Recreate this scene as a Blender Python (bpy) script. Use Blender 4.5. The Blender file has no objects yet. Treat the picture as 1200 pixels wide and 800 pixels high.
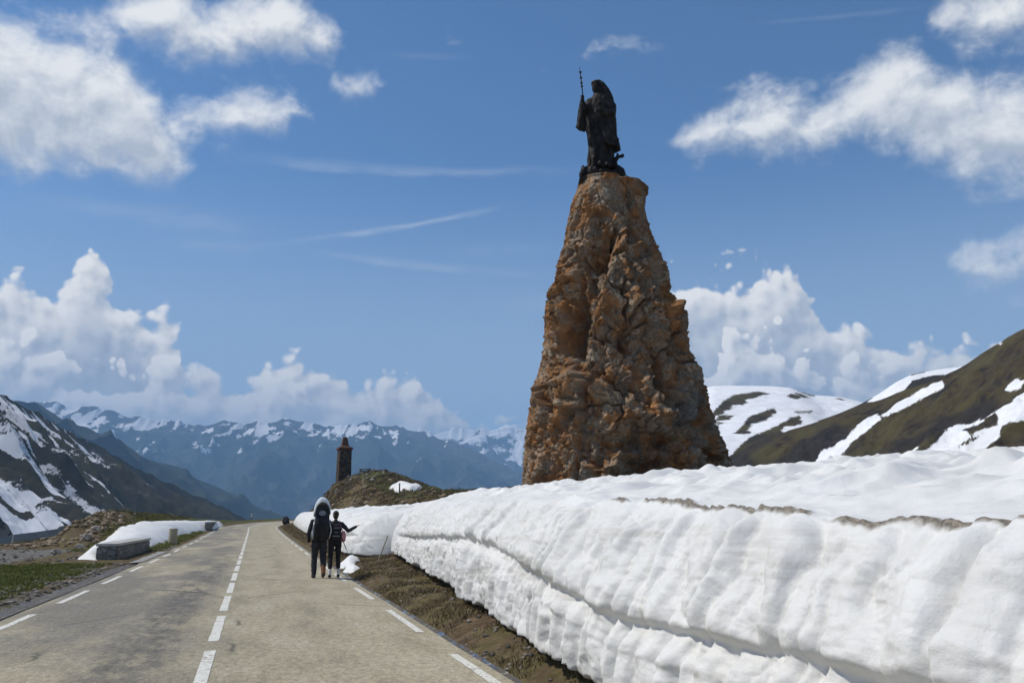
import bpy, bmesh, math, random
import numpy as np
from mathutils import Vector, Matrix

random.seed(7); np.seterr(over='ignore')
RNG = np.random.default_rng(11)
R = math.radians
scene = bpy.context.scene
COL = scene.collection

# ------------------------------------------------------------------ camera model
F_PX = 950.0                      # focal length for a frame 1200 wide
PITCH = math.atan(206 / 950.0)
CAM = np.array([0.0, 0.0, 1.55])
cp, sp = math.cos(PITCH), math.sin(PITCH)

def ray(px, py):
    a = (np.asarray(px, float) - 600) / F_PX
    v = (400 - np.asarray(py, float)) / F_PX
    return np.stack([a, cp - v * sp, sp + v * cp], -1)

def at(px, py, Y):                # point seen at a photo position, Y metres ahead
    d = ray(px, py)
    k = np.asarray(Y, float) / d[..., 1]
    return CAM + d * k[..., None]

def proj(p):
    q = np.asarray(p, float) - CAM
    f = q[..., 1] * cp + q[..., 2] * sp
    u = -q[..., 1] * sp + q[..., 2] * cp
    f = np.where(f < 0.1, 0.1, f)
    return 600 + F_PX * q[..., 0] / f, 400 - F_PX * u / f

YAW = R(17.3)
SD = np.array([-math.sin(YAW), math.cos(YAW)])      # along the road
TD = np.array([math.cos(YAW), math.sin(YAW)])       # to its right

def st2xy(s, t):
    s = np.asarray(s, float); t = np.asarray(t, float)
    return s * SD[0] + t * TD[0], s * SD[1] + t * TD[1]

def xy2st(x, y):
    return x * SD[0] + y * SD[1], x * TD[0] + y * TD[1]

# ------------------------------------------------------------------ noise
def _h(ix, iy, iz, seed):
    h = (ix.astype(np.int64) * 374761393 + iy.astype(np.int64) * 668265263 + iz.astype(np.int64) * 2147483647 + seed * 974634777) & 0xFFFFFFFF
    h = ((h ^ (h >> 13)) * 1274126177) & 0xFFFFFFFF
    h = ((h ^ (h >> 16)) * 2246822519) & 0xFFFFFFFF
    return (h ^ (h >> 15)) & 0xFFFFFFFF

def _f(h): return h.astype(np.float64) / 4294967295.0

def pn(p, seed=0):                # gradient noise, about -1..1
    p = np.asarray(p, float)
    x, y, z = p[..., 0], p[..., 1], p[..., 2]
    xi, yi, zi = np.floor(x), np.floor(y), np.floor(z)
    fx, fy, fz = x - xi, y - yi, z - zi
    ux, uy, uz = [f * f * f * (f * (f * 6 - 15) + 10) for f in (fx, fy, fz)]
    out = 0
    for dx in (0, 1):
        for dy in (0, 1):
            for dz in (0, 1):
                h = _h(xi + dx, yi + dy, zi + dz, seed)
                gx = (h & 1023) / 511.5 - 1; gy = ((h >> 10) & 1023) / 511.5 - 1; gz = ((h >> 20) & 1023) / 511.5 - 1
                w = (ux if dx else 1 - ux) * (uy if dy else 1 - uy) * (uz if dz else 1 - uz)
                out = out + w * (gx * (fx - dx) + gy * (fy - dy) + gz * (fz - dz))
    return out * 1.25

def fbm(p, octv=5, seed=0, gain=0.5, lac=2.03):
    p = np.asarray(p, float); a = 1.0; o = 0
    for k in range(octv):
        o = o + a * pn(p, seed + k * 17); p = p * lac + 3.17; a *= gain
    return o

def ridged(p, octv=5, seed=0, gain=0.5):
    p = np.asarray(p, float); a = 1.0; o = 0; w = 1.0
    for k in range(octv):
        n = 1 - np.abs(pn(p, seed + k * 13)) * 1.6
        n = np.clip(n, 0, 1) ** 2 * w
        o = o + a * n; w = np.clip(n * 1.6, 0, 1); p = p * 2.1 + 1.7; a *= gain
    return o

def worley(p, seed=0, vec=False):  # F1, F2, random value of the nearest cell (and the offset from its centre)
    p = np.asarray(p, float)
    c = np.floor(p)
    f1 = np.full(p.shape[:-1], 9.0); f2 = f1.copy(); idv = np.zeros_like(f1); ov = np.zeros_like(p)
    for dx in (-1, 0, 1):
        for dy in (-1, 0, 1):
            for dz in (-1, 0, 1):
                q = c + np.array([dx, dy, dz])
                h = _h(q[..., 0], q[..., 1], q[..., 2], seed)
                o = np.stack([(h & 1023), (h >> 10) & 1023, (h >> 20) & 1023], -1) / 1023.0
                d = np.linalg.norm(q + o - p, axis=-1)
                r = _f(_h(q[..., 0], q[..., 1], q[..., 2], seed + 99))
                near = d < f1
                f2 = np.where(near, f1, np.minimum(f2, d))
                idv = np.where(near, r, idv)
                if vec: ov = np.where(near[..., None], p - q - o, ov)
                f1 = np.where(near, d, f1)
    return (f1, f2, idv, ov) if vec else (f1, f2, idv)

def sm(a, b, x):
    t = np.clip((np.asarray(x, float) - a) / (b - a), 0, 1)
    return t * t * (3 - 2 * t)

def v3(x, y, z=0.0):
    x, y, z = np.broadcast_arrays(np.asarray(x, float), np.asarray(y, float), np.asarray(z, float))
    return np.stack([x, y, z], -1)

def poly_sdf(px, py, poly):       # signed distance, positive inside
    px = np.asarray(px, float); py = np.asarray(py, float)
    d = np.full(px.shape, 1e18); inside = np.zeros(px.shape, bool)
    n = len(poly)
    for i in range(n):
        ax, ay = poly[i]; bx, by = poly[(i + 1) % n]
        ex, ey = bx - ax, by - ay
        wx, wy = px - ax, py - ay
        k = np.clip((wx * ex + wy * ey) / (ex * ex + ey * ey + 1e-12), 0, 1)
        d = np.minimum(d, (wx - ex * k) ** 2 + (wy - ey * k) ** 2)
        c = ((ay > py) != (by > py)) & (px < (bx - ax) * (py - ay) / ((by - ay) + 1e-12) + ax)
        inside ^= c
    d = np.sqrt(d)
    return np.where(inside, d, -d)

# ------------------------------------------------------------------ object helpers
def tag(o, label=None, cat=None, group=None, kind=None):
    if label: o['label'] = label
    if cat: o['category'] = cat
    if group: o['group'] = group
    if kind: o['kind'] = kind
    return o

def link(name, me, mat=None, parent=None, loc=None):
    o = bpy.data.objects.new(name, me); COL.objects.link(o)
    if mat is not None:
        me.materials.clear(); me.materials.append(mat)
    if parent is not None: o.parent = parent
    if loc is not None: o.location = loc
    return o

def empty(name, loc=(0, 0, 0), rz=0.0):
    o = bpy.data.objects.new(name, None); COL.objects.link(o)
    o.location = loc; o.rotation_euler = (0, 0, rz); o.empty_display_size = 0.2
    return o

def raw_mesh(name, verts, faces, smooth=True):   # faces: (n,3) or (n,4) int array
    verts = np.ascontiguousarray(verts, np.float32).reshape(-1, 3)
    faces = np.ascontiguousarray(faces, np.int32)
    me = bpy.data.meshes.new(name)
    n, k = faces.shape
    me.vertices.add(len(verts)); me.vertices.foreach_set('co', verts.ravel())
    me.loops.add(n * k); me.loops.foreach_set('vertex_index', faces.ravel())
    me.polygons.add(n)
    me.polygons.foreach_set('loop_start', np.arange(0, n * k, k, dtype=np.int32))
    me.polygons.foreach_set('use_smooth', np.full(n, smooth, dtype=bool))
    me.update(calc_edges=True); me.validate()
    return me

def grid_mesh(name, P, wrap=False, keep=None, smooth=True, flip=False):  # P (n,m,3); wrap joins the last column to the first
    n, m = P.shape[:2]
    idx = np.arange(n * m).reshape(n, m)
    a = idx[:-1, :-1]; b = idx[:-1, 1:]; c = idx[1:, 1:]; d = idx[1:, :-1]
    if wrap:
        idw = np.concatenate([idx, idx[:, :1]], 1)
        a = idw[:-1, :-1]; b = idw[:-1, 1:]; c = idw[1:, 1:]; d = idw[1:, :-1]
    f = np.stack([a, b, c, d], -1)
    if keep is not None:
        kk = keep[:-1, :-1] | keep[1:, 1:] | keep[:-1, 1:] | keep[1:, :-1]
        f = f[kk]
    f = f.reshape(-1, 4)
    if flip: f = f[:, ::-1]
    return raw_mesh(name, P.reshape(-1, 3), f, smooth)

def attr(me, name, val):
    a = me.attributes.new(name, 'FLOAT', 'POINT')
    a.data.foreach_set('value', np.ascontiguousarray(val, np.float32).ravel())

class MB:                          # several shapes gathered into one mesh
    def __init__(s): s.bm = bmesh.new()
    def box(s, c, d, rot=None, bevel=0.0):
        m = Matrix.Translation(c)
        if rot is not None: m = m @ rot
        r = bmesh.ops.create_cube(s.bm, size=1.0, matrix=m @ Matrix.Diagonal((*d, 1)))
        if bevel:
            es = list({e for v in r['verts'] for e in v.link_edges})
            bmesh.ops.bevel(s.bm, geom=es, offset=bevel, segments=2, affect='EDGES')
        return s
    def tube(s, p0, p1, r0, r1=None, seg=12):
        p0, p1 = Vector(p0), Vector(p1); r1 = r0 if r1 is None else r1
        d = p1 - p0
        q = d.to_track_quat('Z', 'Y').to_matrix().to_4x4()
        bmesh.ops.create_cone(s.bm, cap_ends=True, segments=seg, radius1=r0, radius2=r1, depth=d.length,
                              matrix=Matrix.Translation((p0 + p1) / 2) @ q)
        return s
    def ball(s, c, r, sub=2, rot=None):
        r = (r, r, r) if not hasattr(r, '__len__') else r
        m = Matrix.Translation(c)
        if rot is not None: m = m @ rot
        bmesh.ops.create_icosphere(s.bm, subdivisions=sub, radius=1.0, matrix=m @ Matrix.Diagonal((*r, 1)))
        return s
    def chain(s, pts, seg=14, sub=2):   # tapering limb through (x,y,z,r)
        for i, p in enumerate(pts):
            s.ball(p[:3], p[3], sub)
            if i: s.tube(pts[i - 1][:3], p[:3], pts[i - 1][3], p[3], seg)
        return s
    def lathe(s, prof, seg=24, c=(0, 0, 0)):
        rings = []
        for r, z in prof:
            rings.append([s.bm.verts.new((c[0] + r * math.cos(2 * math.pi * k / seg), c[1] + r * math.sin(2 * math.pi * k / seg), c[2] + z)) for k in range(seg)])
        for a, b in zip(rings, rings[1:]):
            for k in range(seg):
                s.bm.faces.new((a[k], a[(k + 1) % seg], b[(k + 1) % seg], b[k]))
        s.bm.faces.new(rings[0][::-1]); s.bm.faces.new(rings[-1])
        return s
    def loft(s, rings):             # lists of points, same count, closed and capped
        vs = [[s.bm.verts.new(p) for p in r] for r in rings]
        n = len(vs[0])
        for a, b in zip(vs, vs[1:]):
            for k in range(n):
                s.bm.faces.new((a[k], a[(k + 1) % n], b[(k + 1) % n], b[k]))
        s.bm.faces.new(vs[0][::-1]); s.bm.faces.new(vs[-1])
        return s
    def mesh(s, name, smooth=False):
        bmesh.ops.recalc_face_normals(s.bm, faces=s.bm.faces[:])
        me = bpy.data.meshes.new(name); s.bm.to_mesh(me); s.bm.free()
        if smooth:
            me.polygons.foreach_set('use_smooth', np.ones(len(me.polygons), bool))
        return me
    def build(s, name, mat, parent=None, smooth=False, loc=None):
        return link(name, s.mesh(name, smooth), mat, parent, loc)

def remeshed(name, me, voxel, smooth_iter=4, factor=0.5):    # fuse overlapping shapes into one skin
    o = bpy.data.objects.new('fuse_work', me); COL.objects.link(o)
    m = o.modifiers.new('r', 'REMESH'); m.mode = 'VOXEL'; m.voxel_size = voxel; m.use_smooth_shade = True
    if smooth_iter:
        k = o.modifiers.new('s', 'SMOOTH'); k.iterations = smooth_iter; k.factor = factor
    dg = bpy.context.evaluated_depsgraph_get(); dg.update()
    out = bpy.data.meshes.new_from_object(o.evaluated_get(dg))
    bpy.data.objects.remove(o); out.name = name
    out.polygons.foreach_set('use_smooth', np.ones(len(out.polygons), bool))
    return out

def co(me):
    a = np.empty(len(me.vertices) * 3, np.float32); me.vertices.foreach_get('co', a); return a.reshape(-1, 3).astype(float)
def set_co(me, a):
    me.vertices.foreach_set('co', np.ascontiguousarray(a, np.float32).ravel()); me.update()
def nrm(me):
    a = np.empty(len(me.vertices) * 3, np.float32); me.vertices.foreach_get('normal', a); return a.reshape(-1, 3).astype(float)

# ------------------------------------------------------------------ node helpers
class NT:
    def __init__(s, tree):
        s.t = tree; s.n = tree.nodes; s.l = tree.links
    def put(s, sock, v):
        if v is None: return
        if hasattr(v, 'is_output') or isinstance(v, bpy.types.NodeSocket): s.l.new(v, sock)
        elif hasattr(v, '__len__') and sock.type == 'RGBA' and len(v) == 3: sock.default_value = (*v, 1)
        else: sock.default_value = v
    def math(s, op, a, b=None, c=None, clamp=False):
        n = s.n.new('ShaderNodeMath'); n.operation = op; n.use_clamp = clamp
        s.put(n.inputs[0], a); s.put(n.inputs[1], b); s.put(n.inputs[2], c); return n.outputs[0]
    def vm(s, op, a, b=None):
        n = s.n.new('ShaderNodeVectorMath'); n.operation = op
        s.put(n.inputs[0], a); s.put(n.inputs[1], b)
        return n.outputs['Value'] if op in ('LENGTH', 'DOT_PRODUCT', 'DISTANCE') else n.outputs[0]
    def coord(s, which='Object'):
        return s.n.new('ShaderNodeTexCoord').outputs[which]
    def geo(s, which): return s.n.new('ShaderNodeNewGeometry').outputs[which]
    def attr(s, name):
        n = s.n.new('ShaderNodeAttribute'); n.attribute_name = name; return n.outputs['Fac']
    def mapping(s, v, scale=(1, 1, 1), rot=(0, 0, 0), loc=(0, 0, 0)):
        n = s.n.new('ShaderNodeMapping'); s.put(n.inputs[0], v)
        n.inputs['Scale'].default_value = scale; n.inputs['Rotation'].default_value = rot; n.inputs['Location'].default_value = loc
        return n.outputs[0]
    def noise(s, v, scale=1.0, detail=6.0, rough=0.55, dist=0.0, out='Fac', typ='FBM'):
        n = s.n.new('ShaderNodeTexNoise'); n.noise_type = typ
        s.put(n.inputs['Vector'], v); s.put(n.inputs['Scale'], scale)
        n.inputs['Detail'].default_value = detail; n.inputs['Roughness'].default_value = rough; n.inputs['Distortion'].default_value = dist
        return n.outputs[out]
    def vor(s, v, scale=1.0, feature='F1', detail=0.0, rough=0.5, out='Distance', smooth=0.5, rand=1.0):
        n = s.n.new('ShaderNodeTexVoronoi'); n.feature = feature
        s.put(n.inputs['Vector'], v); n.inputs['Scale'].default_value = scale
        if 'Detail' in n.inputs: n.inputs['Detail'].default_value = detail; n.inputs['Roughness'].default_value = rough
        if feature == 'SMOOTH_F1': n.inputs['Smoothness'].default_value = smooth
        n.inputs['Randomness'].default_value = rand
        return n.outputs[out]
    def ss(s, v, a, b, lo=0.0, hi=1.0):
        n = s.n.new('ShaderNodeMapRange'); n.interpolation_type = 'SMOOTHSTEP'
        s.put(n.inputs[0], v); n.inputs[1].default_value = a; n.inputs[2].default_value = b; n.inputs[3].default_value = lo; n.inputs[4].default_value = hi
        return n.outputs[0]
    def lin(s, v, a, b, lo=0.0, hi=1.0):
        n = s.n.new('ShaderNodeMapRange'); s.put(n.inputs[0], v)
        n.inputs[1].default_value = a; n.inputs[2].default_value = b; n.inputs[3].default_value = lo; n.inputs[4].default_value = hi
        return n.outputs[0]
    def mix(s, f, a, b, mode='MIX'):
        n = s.n.new('ShaderNodeMix'); n.data_type = 'RGBA'; n.blend_type = mode
        s.put(n.inputs[0], f); s.put(n.inputs[6], a); s.put(n.inputs[7], b); return n.outputs[2]
    def ramp(s, v, stops):
        n = s.n.new('ShaderNodeValToRGB'); e = n.color_ramp.elements
        while len(e) < len(stops): e.new(0.5)
        for k, (p, c) in enumerate(stops):
            e[k].position = p; e[k].color = (*c, 1)
        s.put(n.inputs[0], v); return n.outputs[0]
    def bump(s, h, dist=0.02, strength=1.0, normal=None):
        n = s.n.new('ShaderNodeBump'); s.put(n.inputs['Height'], h)
        s.put(n.inputs['Distance'], dist); s.put(n.inputs['Strength'], strength)
        if normal is not None: s.put(n.inputs['Normal'], normal)
        return n.outputs[0]

def material(name, fn):
    m = bpy.data.materials.new(name); m.use_nodes = True
    t = m.node_tree; t.nodes.clear(); N = NT(t)
    b = t.nodes.new('ShaderNodeBsdfPrincipled'); o = t.nodes.new('ShaderNodeOutputMaterial')
    t.links.new(b.outputs[0], o.inputs[0])
    def out(color=None, rough=None, normal=None, metal=None, spec=None, sss=None):
        N.put(b.inputs['Base Color'], color); N.put(b.inputs['Roughness'], rough)
        N.put(b.inputs['Normal'], normal); N.put(b.inputs['Metallic'], metal); N.put(b.inputs['Specular IOR Level'], spec)
        if sss: b.inputs['Subsurface Weight'].default_value = sss
    fn(N, out)
    return m

def plain(name, c, rough=0.7, var=0.25, scale=8.0, metal=0.0, bump=0.0, spec=0.3):
    def fn(N, out):
        v = N.coord('Object'); n = N.noise(v, scale, 5)
        d = tuple(x * (1 - var) for x in c); l = tuple(min(x * (1 + var), 1) for x in c)
        nn = N.bump(N.noise(v, scale * 6, 4), bump) if bump else None
        out(N.ramp(n, [(0.3, d), (0.7, l)]), rough, nn, metal, spec)
    return material(name, fn)
# ================================================================== MATERIALS
def snow_fn(N, out):
    v = N.coord('Object')
    n1 = N.noise(v, 0.9, 5); n2 = N.noise(v, 7, 6, 0.6); n3 = N.noise(v, 40, 4, 0.6)
    c = N.ramp(n1, [(0.3, (0.67, 0.655, 0.615)), (0.7, (0.77, 0.755, 0.72))])
    c = N.mix(N.math('MULTIPLY', N.ss(n2, 0.5, 0.8), 0.25), c, (0.58, 0.55, 0.50))
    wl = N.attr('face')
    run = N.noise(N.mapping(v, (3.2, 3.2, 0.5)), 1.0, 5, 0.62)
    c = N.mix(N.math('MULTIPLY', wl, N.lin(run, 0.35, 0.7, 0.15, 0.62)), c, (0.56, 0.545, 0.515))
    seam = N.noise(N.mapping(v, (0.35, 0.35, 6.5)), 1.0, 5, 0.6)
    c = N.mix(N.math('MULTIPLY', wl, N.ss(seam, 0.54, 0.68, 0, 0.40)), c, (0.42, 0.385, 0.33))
    grit = N.ss(N.noise(v, 26, 4, 0.75), 0.66, 0.76)
    c = N.mix(N.math('MULTIPLY', grit, N.ss(n1, 0.42, 0.62, 0.05, 0.42)), c, (0.30, 0.265, 0.215))
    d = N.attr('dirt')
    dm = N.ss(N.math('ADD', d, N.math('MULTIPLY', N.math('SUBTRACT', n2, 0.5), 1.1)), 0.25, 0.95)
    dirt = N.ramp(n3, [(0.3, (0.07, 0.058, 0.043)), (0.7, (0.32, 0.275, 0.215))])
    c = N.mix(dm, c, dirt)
    h = N.math('ADD', N.math('MULTIPLY', n2, 0.85), N.math('MULTIPLY', n3, 0.12))
    out(c, 0.55, N.bump(h, 0.035, 0.5), None, 0.25)
M = {}
M['snow'] = material('old_snow', snow_fn)

def road_fn(N, out):
    s = N.attr('s'); t = N.attr('t')
    n = N.n.new('ShaderNodeCombineXYZ'); N.put(n.inputs[0], t); N.put(n.inputs[1], s)
    v = n.outputs[0]
    big = N.noise(N.mapping(v, (0.5, 0.16, 1)), 1.0, 5, 0.6)
    mid = N.noise(N.mapping(v, (1.6, 0.5, 1)), 1.0, 6, 0.65)
    fine = N.noise(v, 38, 5, 0.75)
    agg = N.vor(v, 55)
    spk = N.noise(N.mapping(v, (1, 0.55, 1)), 13, 4, 0.75)
    c = N.ramp(mid, [(0.32, (0.29, 0.258, 0.188)), (0.5, (0.40, 0.350, 0.245)), (0.68, (0.46, 0.415, 0.315))])
    # worn, darker binder in the left lane, paler stone in the wheel tracks
    left = N.ss(t, 0.1, -1.2); lm = N.math('MULTIPLY', left, N.ss(big, 0.38, 0.58))
    c = N.mix(N.math('MULTIPLY', lm, 0.85), c, (0.20, 0.185, 0.16))
    st = N.math('MULTIPLY', N.ss(N.math('ABSOLUTE', N.math('ADD', t, 1.15)), 0.75, 0.1), N.ss(N.noise(N.mapping(v, (1.2, 0.22, 1), loc=(3, 0.4, 0)), 1.0, 5, 0.6), 0.38, 0.54))
    st = N.math('MULTIPLY', N.math('MULTIPLY', st, N.ss(s, 45, 30)), N.lin(N.noise(N.mapping(v, (2.2, 0.8, 1)), 2.2, 5, 0.7), 0.36, 0.60, 0.15, 1.0))
    c = N.mix(N.math('MULTIPLY', st, 0.92), c, (0.115, 0.108, 0.10))
    tr = N.ss(N.math('ABSOLUTE', N.math('SUBTRACT', t, 1.75)), 0.45, 0.0)
    c = N.mix(N.math('MULTIPLY', tr, 0.35), c, (0.50, 0.44, 0.32))
    c = N.mix(N.ss(s, 85, 120, 0, 0.5), c, (0.42, 0.38, 0.30))
    c = N.mix(0.75, c, N.ramp(fine, [(0.28, (0.22, 0.22, 0.23)), (0.5, (0.80, 0.79, 0.77)), (0.74, (1.5, 1.47, 1.40))]), 'MULTIPLY')
    c = N.mix(0.8, c, N.ramp(spk, [(0.32, (0.55, 0.55, 0.55)), (0.5, (0.98, 0.98, 0.97)), (0.66, (1.28, 1.26, 1.20))]), 'MULTIPLY')
    # small stains, patches and transverse cracks
    sp = N.ss(N.noise(N.mapping(v, (0.9, 0.55, 1), loc=(7, 2, 0)), 1.6, 4, 0.7), 0.66, 0.74)
    c = N.mix(N.math('MULTIPLY', sp, 0.45), c, (0.10, 0.09, 0.08))
    cr = N.vor(N.mapping(N.mix(0.12, v, N.noise(v, 2.5, 4, out='Color')), (0.33, 0.2, 1)), 1.0, 'DISTANCE_TO_EDGE')
    c = N.mix(N.math('MULTIPLY', N.ss(cr, 0.012, 0.0), N.ss(N.noise(v, 0.35, 2), 0.5, 0.6, 0.0, 0.7)), c, (0.05, 0.045, 0.04))
    out(c, 0.85, N.bump(N.math('ADD', N.math('MULTIPLY', agg, 0.4), fine), 0.006, 0.8), None, 0.3)
M['road'] = material('worn_chip_seal', road_fn)

def paint_fn(N, out):
    v = N.coord('Object')
    n = N.noise(v, 22, 5, 0.7); n2 = N.noise(v, 3, 4, 0.6)
    c = N.ramp(n2, [(0.35, (0.60, 0.575, 0.50)), (0.65, (0.76, 0.74, 0.68))])
    w = N.ss(N.math('ADD', n, N.math('MULTIPLY', n2, 0.5)), 0.74, 0.92)
    c = N.mix(w, c, (0.30, 0.265, 0.20))
    out(c, 0.7, N.bump(n, 0.004), None, 0.3)
M['paint'] = material('worn_road_paint', paint_fn)

def ground_fn(N, out):
    v = N.coord('Object')
    n1 = N.noise(v, 0.7, 6, 0.6); n2 = N.noise(v, 4.5, 6, 0.65); n3 = N.noise(v, 24, 5, 0.7)
    soil = N.ramp(n2, [(0.25, (0.045, 0.03, 0.017)), (0.5, (0.115, 0.078, 0.044)), (0.75, (0.20, 0.145, 0.085))])
    dry = N.ramp(n2, [(0.3, (0.07, 0.055, 0.022)), (0.55, (0.13, 0.105, 0.045)), (0.75, (0.20, 0.165, 0.085))])
    green = N.ramp(n2, [(0.3, (0.034, 0.036, 0.010)), (0.6, (0.080, 0.086, 0.020)), (0.8, (0.13, 0.125, 0.042))])
    gravel = N.ramp(n3, [(0.3, (0.085, 0.08, 0.07)), (0.55, (0.17, 0.16, 0.14)), (0.75, (0.30, 0.285, 0.26))])
    c = N.mix(N.ss(n1, 0.40, 0.6), soil, dry)
    g = N.attr('grass'); r = N.attr('gravel')
    jit = N.math('MULTIPLY', N.math('SUBTRACT', n1, 0.5), 0.9)
    jit2 = N.math('MULTIPLY', N.math('SUBTRACT', n2, 0.5), 0.8)
    c = N.mix(N.ss(N.math('ADD', N.math('ADD', g, jit), jit2), 0.35, 0.65), c, green)
    c = N.mix(N.ss(N.math('ADD', N.math('ADD', r, jit), jit2), 0.4, 0.6), c, gravel)
    rk = N.vor(N.mapping(v, (1, 1, 1.6)), 1.9, 'F1', out='Color')
    rs = N.math('MULTIPLY', N.ss(N.vor(v, 1.9), 0.28, 0.2), N.ss(N.attr('stony'), 0.1, 0.9))
    c = N.mix(N.math('MULTIPLY', rs, N.ss(N.noise(v, 0.9, 2), 0.45, 0.6)), c, N.mix(0.08, (0.17, 0.15, 0.125), rk))
    h = N.math('ADD', N.math('MULTIPLY', n2, 0.7), N.math('MULTIPLY', n3, 0.35))
    out(c, 0.95, N.bump(h, 0.12, 0.9), None, 0.15)
M['ground'] = material('alpine_ground', ground_fn)

def wet_fn(N, out):
    v = N.coord('Object')
    n = N.noise(v, 2.2, 5, 0.6); n2 = N.noise(v, 14, 5, 0.7)
    w = N.ss(n, 0.52, 0.60)
    c = N.ramp(n2, [(0.3, (0.03, 0.026, 0.02)), (0.7, (0.11, 0.092, 0.068))])
    p = N.ss(N.noise(v, 5.5, 5, 0.65), 0.58, 0.66)
    c = N.mix(N.math('MULTIPLY', p, 0.75), c, (0.34, 0.32, 0.28))
    r = N.lin(w, 0, 1, 0.75, 0.10)
    out(c, r, N.bump(n2, 0.012, N.lin(w, 0, 1, 0.8, 0.12)), None, 0.5)
M['wet'] = material('wet_gutter', wet_fn)

def apron_fn(N, out):
    v = N.coord('Object'); n = N.noise(v, 2.0, 6, 0.6); f = N.noise(v, 30, 4, 0.7)
    c = N.ramp(n, [(0.3, (0.21, 0.20, 0.185)), (0.7, (0.31, 0.30, 0.28))])
    c = N.mix(0.5, c, N.ramp(f, [(0.3, (0.6, 0.6, 0.6)), (0.7, (1.2, 1.2, 1.2))]), 'MULTIPLY')
    out(c, 0.9, N.bump(f, 0.006))
M['apron'] = material('grey_pavement', apron_fn)

def hill_fn(veg, rock, mid, sc, snowc=(0.78, 0.78, 0.79), edge=0.9):
    def fn(N, out):
        v = N.coord('Object')
        n1 = N.noise(v, sc, 7, 0.62); n2 = N.noise(v, sc * 7, 6, 0.65)
        c = N.ramp(N.math('ADD', N.math('MULTIPLY', n1, 0.6), N.math('MULTIPLY', n2, 0.4)), [(0.40, rock), (0.47, mid), (0.57, veg)])
        rk = N.attr('rock')
        c = N.mix(N.ss(N.math('ADD', rk, N.math('MULTIPLY', N.math('SUBTRACT', n2, 0.5), 1.2)), 0.35, 0.75), c, N.ramp(n2, [(0.3, tuple(x * 0.7 for x in rock)), (0.7, tuple(x * 1.9 for x in rock))]))
        s = N.attr('snow')
        j = N.math('ADD', N.math('MULTIPLY', N.math('SUBTRACT', n2, 0.5), edge), N.math('MULTIPLY', N.math('SUBTRACT', N.noise(v, sc * 30, 4, 0.6), 0.5), edge * 0.6))
        m = N.ss(N.math('ADD', s, j), 0.44, 0.56)
        n4 = N.noise(v, sc * 3, 5, 0.6)
        sn = N.ramp(n4, [(0.3, tuple(x * 0.86 for x in snowc)), (0.6, snowc)])
        c = N.mix(m, c, sn)
        out(c, 0.9, N.bump(N.math('ADD', N.math('MULTIPLY', n2, N.lin(m, 0, 1, 1.0, 0.25)), N.math('MULTIPLY', m, 0.25)), 0.9 / sc * 0.02, 0.9), None, 0.12)
    return fn
M['left_hill'] = material('dark_heath_and_snow', hill_fn((0.042, 0.038, 0.020), (0.03, 0.028, 0.028), (0.028, 0.026, 0.016), 0.022, (0.66, 0.67, 0.70)))
M['right_hill'] = material('green_heath_and_snow', hill_fn((0.072, 0.060, 0.024), (0.022, 0.018, 0.015), (0.052, 0.038, 0.019), 0.06, (0.78, 0.78, 0.79), 0.75))
M['far_hill'] = material('forest_rock_and_snow', hill_fn((0.022, 0.034, 0.022), (0.05, 0.048, 0.046), (0.028, 0.036, 0.022), 0.0016, (0.74, 0.74, 0.75), 1.5))

# ================================================================== GROUND
def bend(s):
    u = np.clip(np.asarray(s, float) - 92, 0, None)
    return np.where(u < 33, 0.5 * u * u / 45, 12.1 + 0.733 * (u - 33))

RZ = ([-80, 0, 20, 40, 60, 75, 90, 105, 118, 130, 150, 200], [0.1, 0, -0.02, 0.0, 0.10, 0.22, 0.42, 0.75, 1.10, 1.28, 1.1, -2])
def zr(s): return np.interp(s, *RZ)

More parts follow.
